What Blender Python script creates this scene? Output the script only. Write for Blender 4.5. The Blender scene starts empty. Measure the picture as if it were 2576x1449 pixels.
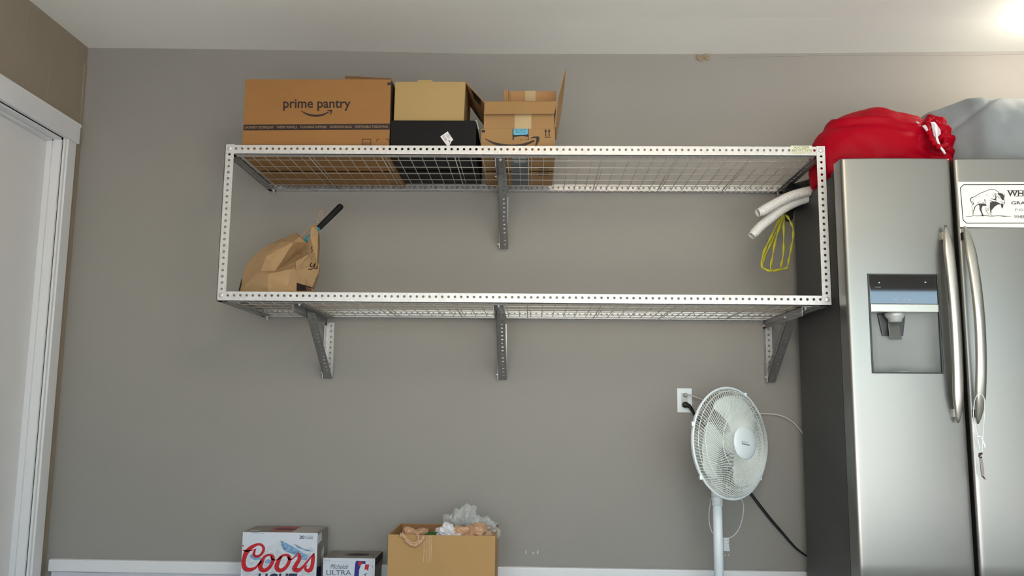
import bpy, bmesh, math, random
from mathutils import Vector, Matrix, noise
from mathutils.bvhtree import BVHTree
random.seed(7)
S = bpy.context.scene
COL = S.collection
IN = 0.0254
# ---------------------------------------------------------------- frame of reference
# All lengths below are inches: X to the right along the back wall, Y into the wall (wall face at 24),
# Z up with 0 at the lower shelf beam; the floor is at Z = FL.
FL = -48.2
WALL = 24.0
def V(x, y, z): return Vector((x*IN, (y-WALL)*IN, (z-FL)*IN))
# ---------------------------------------------------------------- camera
CAM = (49.078, -134.094, -17.423)
AX = (Vector((0.99971034, 0.02184002, 0.01011234)), Vector((-0.00696530, -0.13963985, 0.99017786)), Vector((-0.02303759, 0.98996148, 0.13944728)))
FPX = 2167.43
cd = bpy.data.cameras.new('camera'); cam = bpy.data.objects.new('camera', cd); COL.objects.link(cam)
cd.sensor_fit = 'HORIZONTAL'; cd.sensor_width = 36; cd.lens = FPX/2576*36; cd.clip_start = 0.05
m3 = Matrix((AX[0], AX[1], -AX[2])).transposed()
cam.matrix_world = Matrix.Translation(V(*CAM)) @ m3.to_4x4()
S.camera = cam
def ray(px, py): return AX[0]*((px-1288)/FPX) - AX[1]*((py-724.5)/FPX) + AX[2]
def U(px, py, Y):
    """point seen at photo pixel (px, py) that lies at depth Y"""
    d = ray(px, py); t = (Y-CAM[1])/d.y
    return (CAM[0]+d.x*t, Y, CAM[2]+d.z*t)
# ---------------------------------------------------------------- colour management, world, sun
S.view_settings.view_transform = 'Standard'; S.view_settings.look = 'None'
S.view_settings.gamma = 1; S.view_settings.use_curve_mapping = False
S.view_settings.exposure = 0.0
w = bpy.data.worlds.new('sky'); S.world = w; w.use_nodes = True
nt = w.node_tree; nt.nodes.clear()
sky = nt.nodes.new('ShaderNodeTexSky'); sky.sky_type = 'NISHITA'; sky.sun_disc = False
sky.sun_elevation = math.radians(42); sky.sun_rotation = math.radians(200); sky.dust_density = .3; sky.ozone_density = 2.5
bg = nt.nodes.new('ShaderNodeBackground'); bg.inputs[1].default_value = 0.56
wo = nt.nodes.new('ShaderNodeOutputWorld')
nt.links.new(sky.outputs[0], bg.inputs[0]); nt.links.new(bg.outputs[0], wo.inputs[0])
sd = bpy.data.lights.new('sun', 'SUN'); sd.energy = 27; sd.angle = 0.01; sd.color = (1, .96, .91)
sun = bpy.data.objects.new('sun', sd); COL.objects.link(sun)
sdir = Vector((0.22, 0.86, -0.48)).normalized()      # light travels into the garage through its open door
sun.rotation_euler = sdir.to_track_quat('-Z', 'Y').to_euler()
sun.location = V(40, -400, 200)
# light portal in the open garage door
pd = bpy.data.lights.new('door_portal', 'AREA'); pd.shape = 'RECTANGLE'; pd.size = 258*IN; pd.size_y = 84*IN
pd.cycles.is_portal = True
po = bpy.data.objects.new('door_portal', pd); COL.objects.link(po)
po.location = V(99, -254, FL+42); po.rotation_euler = (math.radians(90), 0, 0)
# ceiling lamp just outside the right edge of the frame
LAMP = (141.5, 5.0, 47.6)
ld = bpy.data.lights.new('bulb_light', 'POINT'); ld.energy = 12; ld.color = (1, .90, .74); ld.shadow_soft_size = 0.05
lo = bpy.data.objects.new('bulb_light', ld); COL.objects.link(lo); lo.location = V(*LAMP)
# added fill light behind the camera, warming the ceiling and upper wall
l2 = bpy.data.lights.new('rear_fill_light', 'POINT'); l2.energy = 46; l2.color = (1, .80, .55); l2.shadow_soft_size = 0.25
lo2 = bpy.data.objects.new('rear_fill_light', l2); COL.objects.link(lo2); lo2.location = V(70, -110, 45)

# ---------------------------------------------------------------- materials
MT = {}
def mat(name, col, rough=.6, metal=0., spec=.5, bump=0., bscale=40., var=0., vscale=6., alpha=1., trans=0., clear=0.,
        stretch=None, emit=None, sub=0., aniso=0.):
    if name in MT: return MT[name]
    m = bpy.data.materials.new(name); m.use_nodes = True; n = m.node_tree; b = n.nodes['Principled BSDF']
    c = tuple(pow(v, 2.2) for v in col) + (1,)
    b.inputs['Base Color'].default_value = c; b.inputs['Roughness'].default_value = rough
    b.inputs['Metallic'].default_value = metal; b.inputs['Specular IOR Level'].default_value = spec
    b.inputs['Alpha'].default_value = alpha; b.inputs['Transmission Weight'].default_value = trans
    b.inputs['Coat Weight'].default_value = clear
    if aniso: b.inputs['Anisotropic'].default_value = aniso
    tc = n.nodes.new('ShaderNodeTexCoord'); mp = n.nodes.new('ShaderNodeMapping')
    n.links.new(tc.outputs['Object'], mp.inputs[0])
    if stretch: mp.inputs['Scale'].default_value = stretch
    if var:
        t = n.nodes.new('ShaderNodeTexNoise'); t.inputs['Scale'].default_value = vscale; t.inputs['Detail'].default_value = 6
        n.links.new(mp.outputs[0], t.inputs['Vector'])
        r = n.nodes.new('ShaderNodeValToRGB')
        r.color_ramp.elements[0].position = .3; r.color_ramp.elements[1].position = .7
        r.color_ramp.elements[0].color = tuple(v*(1-var) for v in c[:3])+(1,)
        r.color_ramp.elements[1].color = tuple(min(1, v*(1+var)) for v in c[:3])+(1,)
        n.links.new(t.outputs['Fac'], r.inputs[0]); n.links.new(r.outputs[0], b.inputs['Base Color'])
    if bump:
        t2 = n.nodes.new('ShaderNodeTexNoise'); t2.inputs['Scale'].default_value = bscale; t2.inputs['Detail'].default_value = 5
        n.links.new(mp.outputs[0], t2.inputs['Vector'])
        bp = n.nodes.new('ShaderNodeBump'); bp.inputs['Strength'].default_value = bump; bp.inputs['Distance'].default_value = .004
        n.links.new(t2.outputs['Fac'], bp.inputs['Height']); n.links.new(bp.outputs[0], b.inputs['Normal'])
    if emit:
        b.inputs['Emission Color'].default_value = tuple(pow(v, 2.2) for v in emit[0])+(1,); b.inputs['Emission Strength'].default_value = emit[1]
    MT[name] = m; return m
def galv(name='galvanized_steel', base=.80, rough=.46):
    m = mat(name, (base, base+.01, base), rough, .62, var=.0)
    n = m.node_tree; b = n.nodes['Principled BSDF']
    if any(x.type == 'TEX_VORONOI' for x in n.nodes): return m
    tc = n.nodes.new('ShaderNodeTexCoord'); vo = n.nodes.new('ShaderNodeTexVoronoi'); vo.inputs['Scale'].default_value = 90
    n.links.new(tc.outputs['Object'], vo.inputs['Vector'])
    bw = n.nodes.new('ShaderNodeSeparateColor'); n.links.new(vo.outputs['Color'], bw.inputs[0])
    mr = n.nodes.new('ShaderNodeMapRange'); mr.inputs['To Min'].default_value = rough-.04; mr.inputs['To Max'].default_value = rough+.06
    n.links.new(bw.outputs[0], mr.inputs['Value']); n.links.new(mr.outputs[0], b.inputs['Roughness'])
    r = n.nodes.new('ShaderNodeMapRange'); r.inputs['To Min'].default_value = base**2.2*.93; r.inputs['To Max'].default_value = base**2.2*1.05
    n.links.new(bw.outputs[1], r.inputs['Value'])
    cc = n.nodes.new('ShaderNodeCombineColor')
    for i in range(3): n.links.new(r.outputs[0], cc.inputs[i])
    n.links.new(cc.outputs[0], b.inputs['Base Color'])
    return m
wallpaint = mat('taupe_wall_paint', (.57, .557, .538), .75, bump=.12, bscale=120, var=.02, vscale=1.3)
sidepaint = mat('taupe_block_paint', (.575, .53, .47), .8, bump=.35, bscale=60, var=.03, vscale=3)
ceilpaint = mat('white_ceiling_paint', (.95, .95, .93), .8, bump=.06, bscale=90, var=.01, vscale=1)
trimpaint = mat('white_trim_paint', (.87, .875, .885), .4, bump=.05, bscale=30)
doorpaint = mat('white_door_paint', (.865, .865, .87), .45, bump=.03, bscale=20)
stem = mat('white_rough_masonry_paint', (.76, .77, .80), .7, bump=.9, bscale=35, var=.04)
floorm = mat('concrete_floor', (.73, .74, .74), .5, bump=.1, bscale=30, var=.1, vscale=2)
drive = mat('driveway_concrete', (.70, .69, .66), .9, bump=.1, bscale=30, var=.08, vscale=.6)
kraft = mat('kraft_cardboard', (.565, .40, .22), .75, bump=.08, bscale=60, var=.04, vscale=5, stretch=(1, 1, 3))
kraft2 = mat('brown_cardboard', (.60, .465, .30), .75, bump=.08, bscale=60, var=.05, vscale=6)
kraftin = mat('cardboard_inside', (.60, .44, .30), .85, var=.06, bump=.1, bscale=50)
tancard = mat('tan_cardboard', (.645, .54, .35), .7, bump=.05, bscale=60, var=.03, vscale=4)
tapem = mat('paper_tape', (.68, .59, .44), .35, bump=.15, bscale=40, var=.06, vscale=9)
blackcard = mat('black_cardboard', (.05, .05, .055), .6, spec=.25, bump=.08, bscale=60)
ink = mat('dark_brown_ink', (.15, .08, .07), .6)
black = mat('black_print', (.09, .09, .11), .6)
navy = mat('navy_print', (.13, .14, .28), .5)
paperbag = mat('kraft_paper', (.65, .53, .385), .75, bump=.5, bscale=28, var=.07, vscale=9)
whitecard = mat('white_print_card', (.80, .83, .87), .35, var=.03, vscale=10)
greycard = mat('grey_board', (.52, .50, .48), .6, var=.15, vscale=14, bump=.1, bscale=30)
redink = mat('red_print', (.72, .06, .13), .4)
reddark = mat('dark_red_print', (.45, .05, .12), .5)
blueink = mat('pale_blue_print', (.45, .60, .74), .5, var=.45, vscale=60, stretch=(1, 1, 2))
mount = mat('mountain_print', (.76, .79, .82), .5, var=.18, vscale=55, stretch=(1, 1, 1.6))
blueprint = mat('sky_blue_print', (.35, .66, .78), .5)
labelw = mat('white_label_paper', (.88, .87, .88), .5)
steel = mat('brushed_stainless', (.55, .55, .54), .33, 1., bump=.02, bscale=14, stretch=(.5, 1, 60), aniso=.5)
steelh = mat('satin_handle_metal', (.72, .715, .69), .28, 1.)
fridgeside = mat('dark_grey_textured_steel', (.27, .27, .275), .42, .0, spec=.6, bump=.5, bscale=260)
gasket = mat('black_gasket', (.04, .03, .04), .6)
glassblack = mat('black_glass', (.03, .035, .05), .03, spec=1., clear=1.)
dispm = mat('dispenser_grey', (.74, .76, .76), .38, .25)
dispdark = mat('dispenser_dark_plastic', (.20, .21, .22), .4)
whitepl = mat('white_plastic', (.90, .94, .96), .35, spec=.5)
whitewire = mat('white_coated_wire', (.93, .95, .94), .4)
bladem = mat('translucent_white_blade', (.90, .95, .93), .4)
redfab = mat('red_satin_fabric', (.64, .0, .13), .5, spec=.1, bump=.5, bscale=14)
greyfab = mat('grey_fabric', (.53, .56, .575), .7, bump=.3, bscale=22, var=.04, vscale=3)
hose = mat('white_hose_plastic', (.86, .85, .84), .45)
yellow = mat('yellow_drawstring_plastic', (.68, .66, .13), .35, spec=.6, alpha=.88)
blackbag = mat('black_bag_plastic', (.02, .02, .025), .45, spec=.25, bump=.6, bscale=10)
rubber = mat('black_foam_grip', (.035, .03, .03), .8, bump=.3, bscale=80)
teal = mat('teal_plastic', (.12, .58, .66), .4)
cordw = mat('white_cord_plastic', (.78, .76, .74), .5)
cordb = mat('black_cord_plastic', (.04, .045, .07), .45)
clearpl = mat('clear_crumpled_plastic', (.90, .92, .92), .12, spec=.8, alpha=.30, bump=1., bscale=24)
whitebag = mat('white_bag_plastic', (.88, .88, .90), .4, alpha=.93, bump=.8, bscale=20)
beigebag = mat('beige_bag_plastic', (.76, .60, .47), .4, alpha=.95, bump=.9, bscale=20)
green = mat('green_print_plastic', (.10, .35, .12), .5)
mud = mat('dry_mud', (.60, .53, .44), .9, bump=.8, bscale=90, var=.15, vscale=30)
caulk = mat('dirty_caulk', (.66, .62, .55), .8, var=.1, vscale=10)
G = galv(); GD = galv('shaded_galvanized_steel', .56, .40); GW = mat('galvanized_wire', (.78, .76, .73), .4, .45)  # GD: same steel, shade of downward-facing rails and brackets put into its colour
lampglass = mat('lit_lamp_glass', (1, .97, .9), .3, emit=((1, .93, .78), 9))
# ---------------------------------------------------------------- mesh helpers
class M:
    def __init__(s): s.v = []; s.f = []
    def add(s, vs, fs):
        o = len(s.v); s.v += [tuple(p) for p in vs]; s.f += [tuple(i+o for i in f) for f in fs]; return s
    def box(s, x0, x1, y0, y1, z0, z1):
        return s.add([(x0,y0,z0),(x1,y0,z0),(x1,y1,z0),(x0,y1,z0),(x0,y0,z1),(x1,y0,z1),(x1,y1,z1),(x0,y1,z1)],
                     [(0,3,2,1),(4,5,6,7),(0,1,5,4),(1,2,6,5),(2,3,7,6),(3,0,4,7)])
    def hexa(s, b, t):    # 4 bottom points, 4 top points
        return s.add(list(b)+list(t), [(3,2,1,0),(4,5,6,7),(0,1,5,4),(1,2,6,5),(2,3,7,6),(3,0,4,7)])
    def slab(s, q, n, t): # polygon q extruded by t along n
        n = Vector(n)*t; k = len(q)
        q = [Vector(p) for p in q]; r = [p+n for p in q]
        return s.add(q+r, [tuple(range(k))[::-1], tuple(range(k, 2*k))]+[(i, (i+1) % k, k+(i+1) % k, k+i) for i in range(k)])
    def tube(s, pts, r, n=8, caps=True, closed=False, flat=None):
        P = [Vector(p) for p in pts]; k = len(P); rs = r if isinstance(r, (list, tuple)) else [r]*k
        t0 = (P[1]-P[0]).normalized(); a = Vector((0, 0, 1)) if abs(t0.z) < .9 else Vector((1, 0, 0))
        nrm = (a-t0*a.dot(t0)).normalized(); vs = []
        for i in range(k):
            if closed: t = (P[(i+1) % k]-P[i-1]).normalized()
            else: t = (P[min(i+1, k-1)]-P[max(i-1, 0)]).normalized()
            nrm = (nrm-t*nrm.dot(t)); nrm = nrm.normalized() if nrm.length > 1e-6 else Vector((1, 0, 0))
            b = t.cross(nrm)
            for j in range(n):
                an = 2*math.pi*j/n; fb = flat if flat else 1
                vs.append(P[i]+nrm*math.cos(an)*rs[i]+b*math.sin(an)*rs[i]*fb)
        fs = []
        for i in range(k if closed else k-1):
            for j in range(n):
                a0 = i*n+j; a1 = i*n+(j+1) % n; c0 = ((i+1) % k)*n+j; c1 = ((i+1) % k)*n+(j+1) % n
                fs.append((a0, a1, c1, c0))
        if caps and not closed:
            fs.append(tuple(range(n))[::-1]); fs.append(tuple(range((k-1)*n, k*n)))
        return s.add(vs, fs)
    def lathe(s, prof, c=(0,0,0), axis=(0,0,1), n=24, caps=True):
        a = Vector(axis).normalized(); h = Vector((1,0,0)) if abs(a.x) < .9 else Vector((0,0,1))
        u = (h-a*h.dot(a)).normalized(); v = a.cross(u); c = Vector(c); vs = []; fs = []
        for (r, h_) in prof:
            for j in range(n):
                an = 2*math.pi*j/n; vs.append(c+a*h_+(u*math.cos(an)+v*math.sin(an))*r)
        for i in range(len(prof)-1):
            for j in range(n): fs.append((i*n+j, i*n+(j+1) % n, (i+1)*n+(j+1) % n, (i+1)*n+j))
        if caps: fs.append(tuple(range(n))[::-1]); fs.append(tuple(range((len(prof)-1)*n, len(prof)*n)))
        return s.add(vs, fs)
CNT = {}
def build(name, m, material, parent=None, smooth=False, bevel=0, recalc=True, autosmooth=None):
    """link M as one mesh object. top level: origin at base centre; part: vertices relative to its thing"""
    if parent is None:
        xs = [p[0] for p in m.v]; ys = [p[1] for p in m.v]; zs = [p[2] for p in m.v]
        B = V((min(xs)+max(xs))/2, (min(ys)+max(ys))/2, min(zs))
    else: B = Vector(parent['_b'])
    me = bpy.data.meshes.new(name)
    me.from_pydata([V(*p)-B for p in m.v], [], m.f); me.update()
    if recalc or bevel:
        bm = bmesh.new(); bm.from_mesh(me)
        if recalc: bmesh.ops.recalc_face_normals(bm, faces=bm.faces)
        if bevel:
            es = [e for e in bm.edges if len(e.link_faces) == 2 and e.calc_face_angle(0) > .6]
            bmesh.ops.bevel(bm, geom=es, offset=bevel*IN, segments=2, profile=.6, affect='EDGES')
        bm.to_mesh(me); bm.free()
    o = bpy.data.objects.new(name, me); COL.objects.link(o); me.materials.append(material)
    if smooth:
        for p in me.polygons: p.use_smooth = True
    if parent is None: o.location = B
    else: o.parent = parent
    o['_b'] = tuple(B)
    return o
def empty(name, x, y, z, label, cat, group=None):
    o = bpy.data.objects.new(name, None); COL.objects.link(o); o.location = V(x, y, z); o.empty_display_size = .05
    o['_b'] = tuple(V(x, y, z)); return tag(o, label, cat, group)
def tag(o, label, cat, group=None, kind=None):
    o['label'] = label; o['category'] = cat
    if group: o['group'] = group
    if kind: o['kind'] = kind
    return o
def struct(o): o['kind'] = 'structure'; return o
def lab(o, l): o['label'] = l; return o
def stuff(o): o['kind'] = 'stuff'; return o
def cat_rom(pts, n=6, closed=False):
    P = [Vector(p) for p in pts]; out = []; k = len(P)
    for i in range(k if closed else k-1):
        if closed: a, b, c, d = P[i-1], P[i], P[(i+1) % k], P[(i+2) % k]
        else: a, b, c, d = P[max(i-1, 0)], P[i], P[i+1], P[min(i+2, k-1)]
        for j in range(n):
            t = j/n; out.append(.5*((2*b)+(c-a)*t+(2*a-5*b+4*c-d)*t*t+(3*b-a-3*c+d)*t*t*t))
    if not closed: out.append(P[-1])
    return out
# flat print: everything is made in 2D and carried on to a surface by 'surf'
def on_plane(Y, off=.02):
    return lambda px, py: Vector(U(px, py, Y-off))
def on_mesh(o, off=.03):
    """carry print on to the real surface of object o"""
    B = Vector(o['_b']); vs = [((v.co+B)) for v in o.data.vertices]
    t = BVHTree.FromPolygons(vs, [tuple(p.vertices) for p in o.data.polygons])
    c = V(*CAM)
    def f(px, py):
        d = ray(px, py).normalized(); h = t.ray_cast(c, d)
        if h[0] is None: return None
        p = h[0]-d*(off*IN); return Vector((p.x/IN, p.y/IN+WALL, p.z/IN+FL))
    return f
def ribbon(m, pts, surf, k=(1, 0, 0), n=6, closed=False):
    """pts: (x, y, width) in picture units; k = (scale, x0, y0)"""
    sc, ox, oy = k
    Q = cat_rom([(p[0]/sc+ox, p[1]/sc+oy, p[2]/sc) for p in pts], n, closed)
    L = []; K = len(Q)
    for i in range(K):
        a = Q[i-1] if (i or closed) else Q[i]; b = Q[(i+1) % K] if (i < K-1 or closed) else Q[i]
        t = Vector((b.x-a.x, b.y-a.y)); t = t.normalized() if t.length > 1e-6 else Vector((1, 0)); nn = Vector((-t.y, t.x))*max(Q[i].z, .05)/2
        p, q = surf(Q[i].x+nn.x, Q[i].y+nn.y), surf(Q[i].x-nn.x, Q[i].y-nn.y)
        if p is not None and q is not None: L += [p, q]
        else: L += [None, None]
    vs = [p if p is not None else Vector((0, 0, 0)) for p in L]; fs = []
    for i in range(K if closed else K-1):
        j = (i+1) % K
        if L[2*i] is not None and L[2*j] is not None: fs.append((2*i, 2*i+1, 2*j+1, 2*j))
    used = sorted({a for f in fs for a in f}); mp = {a: i for i, a in enumerate(used)}
    m.add([vs[a] for a in used], [tuple(mp[a] for a in f) for f in fs]); return m
def poly(m, pts, surf, k=(1, 0, 0)):
    sc, ox, oy = k
    vs = [surf(p[0]/sc+ox, p[1]/sc+oy) for p in pts]
    if all(v is not None for v in vs): m.add(vs, [tuple(range(len(vs)))])
    return m
def text(m, s, x0, x1, y0, y1, surf, bold=0., shear=0., rot=0):
    """lettering s filling the picture box x0..x1, y0 (top)..y1 (bottom)"""
    cu = bpy.data.curves.new('lettering', 'FONT'); cu.body = s; cu.offset = bold; cu.shear = shear; cu.resolution_u = 3
    o = bpy.data.objects.new('lettering', cu); COL.objects.link(o); bpy.context.view_layer.update()
    me = o.to_mesh(); vs = [(v.co.x, v.co.y) for v in me.vertices]; fs = [tuple(p.vertices) for p in me.polygons]; o.to_mesh_clear()
    bpy.data.objects.remove(o); bpy.data.curves.remove(cu)
    xa = min(v[0] for v in vs); xb = max(v[0] for v in vs); ya = min(v[1] for v in vs); yb = max(v[1] for v in vs)
    cx, cy = (x0+x1)/2, (y0+y1)/2; c, sn = math.cos(rot), math.sin(rot); out = []
    for (x, y) in vs:
        X = x0+(x-xa)/(xb-xa)*(x1-x0); Y = y1-(y-ya)/(yb-ya)*(y1-y0)
        dx, dy = X-cx, Y-cy; out.append(surf(cx+dx*c-dy*sn, cy+dx*sn+dy*c))
    ok = [f for f in fs if all(out[i] is not None for i in f)]
    m.add([p if p is not None else (0, 0, 0) for p in out], ok)
    return m
def pr(name, m, material, parent):
    o = build(name, m, material, parent, recalc=False)
    if name in ('printed_mark', 'panel_print', 'lettering'): o['kind'] = 'stuff'   # glyphs and marks of a few pixels
    return o

# ================================================================= THE ROOM
CX = -37.8
edge = [(-38, 51.6), (-16, 51.39), (11.2, 51.0), (36.3, 50.42), (79, 50.36), (106.6, 50.6), (142.4, 51.0), (185, 51.2), (262, 51.3)]
m = M()
for i in range(len(edge)-1):
    (xa, za), (xb, zb) = edge[i], edge[i+1]
    for (ya, yb, fa, fb) in ((24.6, 10, 1, .35), (10, -30, .35, 0), (-30, -254, 0, 0)):
        za_ = lambda z, f: 51.5+(z-51.5)*f
        m.add([(xa, ya, za_(za, fa)), (xb, ya, za_(zb, fa)), (xb, yb, za_(zb, fb)), (xa, yb, za_(za, fb))], [(0, 1, 2, 3)])
m.box(-44, 266, -254, 24.6, 52, 54)
struct(build('ceiling', m, ceilpaint, recalc=False))
m = M().box(CX-8, 266, 24, 30, FL, 52.2); struct(build('wall_back', m, wallpaint))
WB = bpy.data.objects['wall_back']
m = M().box(CX-10, 266, -254, 30, FL-2, FL); struct(build('floor', m, floorm))
# left wall with door opening (Y -18..17.8, Z up to 31.2)
m = M().box(CX-6, CX, 17.9, 24.5, FL, 52).box(CX-6, CX, -254, -18.2, FL, 52).box(CX-6, CX, -18.2, 17.9, 31.3, 52)
struct(build('wall_left', m, sidepaint))
WL = bpy.data.objects['wall_left']
# faint painted-over block joints on the left wall above the door
m = M()
zc = [51.4-k*8 for k in range(3)]
for r, z in enumerate(zc):
    for j in range(6):
        y = 20-j*16-(8 if r % 2 else 0)
        if r < 2: m.box(CX-.02, CX+.05, y-.12, y+.12, max(z-7.6, 36), z-.6)
m.box(CX-.02, CX+.16, 23.2, 24, -44, 48)
build('mortar_joint', m, sidepaint, WL)['kind'] = 'stuff'
m = M().box(260, 266, -254, 30, FL, 52.2); struct(build('wall_right', m, wallpaint))
# front wall with the open garage door
m = M().box(CX-8, -30, -258, -254, FL, 52.2).box(228, 266, -258, -254, FL, 52.2).box(-30, 228, -258, -254, 35.8, 52.2)
struct(build('wall_front', m, wallpaint))
m = M().box(-1500, 1500, -4000, -258, FL-4, FL-1); struct(build('driveway', m, drive))
# back wall trim: white cap board over the painted footing
m = M()
m.hexa([(CX+1.0, 22.9, -46.85), (97.6, 22.9, -47.15), (97.6, 24, -47.15), (CX+1.0, 24, -46.85)],
       [(CX+1.0, 23.0, -44.75), (97.6, 23.0, -45.05), (97.6, 24, -45.0), (CX+1.0, 24, -44.65)])
struct(build('baseboard_back', m, trimpaint, bevel=.25))
m = M().box(CX+1.6, 260, 23.2, 24, FL, -46.9); struct(build('trim_1', m, stem))
# lapped strip of wall paint and caulk along the ceiling joint
m = M()
xs = [86+k*6 for k in range(17)]
def ez(x):
    for (xa, za), (xb, zb) in zip(edge, edge[1:]):
        if xa <= x <= xb: return za+(zb-za)*(x-xa)/(xb-xa)
    return 51
for a, b in zip(xs, xs[1:]):
    ha = .55+.12*math.sin(a*.9); hb = .55+.12*math.sin(b*.9)
    m.add([(a, 23.93, ez(a)-ha), (b, 23.93, ez(b)-hb), (b, 23.93, ez(b)+.05), (a, 23.93, ez(a)+.05), (a, 24, ez(a)-ha-.04), (b, 24, ez(b)-hb-.04)], [(0, 1, 2, 3), (4, 5, 1, 0)])
struct(build('trim_2', m, wallpaint, recalc=False))
# door in the left wall
Dr = bpy.data.objects.new('door_1', None); COL.objects.link(Dr); Dr.location = V(CX, 0, FL); Dr['_b'] = tuple(V(CX, 0, FL)); Dr['kind'] = 'structure'
build('door_slab', M().box(CX-4.3, CX-2.5, -18, 17.5, FL+.4, 31.0), doorpaint, Dr, bevel=.1)
build('door_jamb', M().box(CX-5.8, CX, 17.5, 18.2, FL, 31.3), trimpaint, Dr)
build('door_jamb', M().box(CX-5.8, CX, -18.4, -18.0, FL, 31.3), trimpaint, Dr)
build('door_stop', M().box(CX-2.5, CX-1.5, 17.1, 17.5, FL, 31.0).box(CX-2.5, CX-1.5, -18, 17.5, 30.6, 31.0), trimpaint, Dr, bevel=.05)
build('head_jamb', M().box(CX-5.8, CX, -18.4, 18.2, 31.0, 31.5), trimpaint, Dr)
build('door_casing', M().box(CX, CX+.75, 18.6, 21.4, FL, 31.5).box(CX, CX+.45, 18.0, 18.7, FL, 31.5), trimpaint, Dr, bevel=.15)
build('door_casing', M().box(CX, CX+.75, -21.6, -18.6, FL, 31.5), trimpaint, Dr, bevel=.15)
build('head_casing', M().box(CX, CX+.95, -22.4, 22.0, 31.45, 35.2).box(CX, CX+1.05, -22.5, 22.1, 34.7, 35.35), trimpaint, Dr, bevel=.12)
m = M().lathe([(.9, 0), (.9, .3), (.4, .5), (.4, 1.6), (1.1, 1.9), (1.2, 2.5), (.9, 3)], (CX-2.5, -14.5, FL+36), (1, 0, 0), 20)
build('door_knob', m, steelh, Dr, smooth=True)
# little marks on the back wall
m = M()
for (px, py, h) in ((1323, 1389, 8), (1341, 1391, 5), (1353, 1389, 8), (1833, 1396, 3), (1824, 1397, 3)):
    p = U(px, py, 23.97); m.box(p[0]-.06, p[0]+.06, 23.95, 24.01, p[2]-h*.035, p[2]+h*.035)
lab(stuff(build('paint_chip', m, labelw, WB)), 'small white chips in the grey wall paint')

# ================================================================= SHELVING
H = .215
def perf(m, O, Ud, Vd, Nd, length, width, vh, first, t=.085, pitch=1., r=H):
    O, Ud, Vd, Nd = Vector(O), Vector(Ud).normalized(), Vector(Vd).normalized(), Vector(Nd).normalized()
    P = lambda u, v, n: O+Ud*u+Vd*v+Nd*n
    n = int(math.floor((length-first-.3)/pitch))+1
    cells = [first+k*pitch for k in range(n)]
    a0 = cells[0]-pitch/2; a1 = cells[-1]+pitch/2
    a0 = max(a0, 0); a1 = min(a1, length)
    def solid(u0, u1):
        if u1-u0 < 1e-3: return
        m.add([P(u0,0,0),P(u1,0,0),P(u1,width,0),P(u0,width,0),P(u0,0,t),P(u1,0,t),P(u1,width,t),P(u0,width,t)],
              [(0,3,2,1),(4,5,6,7),(0,1,5,4),(1,2,6,5),(2,3,7,6),(3,0,4,7)])
    solid(0, a0); solid(a1, length)
    for c in cells:
        u0 = max(c-pitch/2, a0) if c == cells[0] else c-pitch/2; u1 = min(c+pitch/2, a1) if c == cells[-1] else c+pitch/2
        angs = [math.atan2(y-vh, x-c) for (x, y) in ((u0, 0), (u1, 0), (u1, width), (u0, width))]+[2*math.pi*j/10-math.pi+.1 for j in range(10)]
        angs.sort(); K = len(angs); vs = []
        for an in angs:
            dx, dy = math.cos(an), math.sin(an); ts = []
            if dx > 1e-9: ts.append((u1-c)/dx)
            if dx < -1e-9: ts.append((u0-c)/dx)
            if dy > 1e-9: ts.append((width-vh)/dy)
            if dy < -1e-9: ts.append((0-vh)/dy)
            q = min(ts)
            vs += [P(c+dx*q, vh+dy*q, 0), P(c+dx*r, vh+dy*r, 0), P(c+dx*r, vh+dy*r, t), P(c+dx*q, vh+dy*q, t)]
        fs = []
        for j in range(K):
            a, b = j*4, ((j+1) % K)*4
            fs += [(a, b, b+1, a+1), (a+1, b+1, b+2, a+2), (a+2, b+2, b+3, a+3)]
        for j in range(K):
            a, b = j*4, ((j+1) % K)*4
            pa, pb = vs[a]-O, vs[b]-O
            va, vb = pa.dot(Vd), pb.dot(Vd)
            if (abs(va) < 1e-4 and abs(vb) < 1e-4) or (abs(va-width) < 1e-4 and abs(vb-width) < 1e-4): fs.append((a, a+3, b+3, b))
        m.add(vs, fs)
    return m
def iron(O, Ud, A, B, length, first=.67, width=1.52, vh=.93):
    m = M()
    perf(m, O, Ud, A, B, length, width, vh, first)
    perf(m, O, Ud, B, A, length, width, vh, first+.0)
    return m
SH = empty('storage_shelf', 47.5, 12, -1, 'two-tier galvanized wall shelf of perforated angle steel with wire mesh decks, hung on brackets', 'shelf')
for z in (23.05, -.93):
    build('front_beam', iron((-.67, 0, z), (1,0,0), (0,0,1), (0,1,0), 96.34), G, SH)
    build('back_beam', iron((-.75, 24, z), (1,0,0), (0,0,1), (0,-1,0), 96.5), G, SH)
    build('side_rail', iron((-.75, .12, z), (0,1,0), (0,0,1), (1,0,0), 23.8, .5), GD, SH)
    build('side_rail', iron((95.75, .12, z), (0,1,0), (0,0,1), (-1,0,0), 23.8, .5), GD, SH)
build('post', iron((-.74, -.09, -.78), (0,0,1), (1,0,0), (0,1,0), 25.42, .78, 1.45, .74), G, SH)
build('post', iron((95.74, -.09, -.78), (0,0,1), (-1,0,0), (0,1,0), 25.42, .78, 1.45, .74), G, SH)
def deck(z, y0, y1, ys):
    m = M()
    for y in ys: m.tube([(-.5, y, z), (95.5, y, z)], .075, 6)
    for k in range(0, 47):
        x = .9+k*2
        m.tube([(x, y0, z+.14), (x, y1, z+.14)], .07, 6)
    for k in range(0, 9):
        x = .35+k*12 if k < 8 else 95.1
        m.tube([(x, y0, z+.05), (x, y1, z+.05)], .1, 6)
    return m
stuff(build('wire_deck', deck(23.24, .5, 23.5, (3.9, 7.9, 11.9, 15.9, 19.9)), GW, SH, smooth=True))
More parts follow.
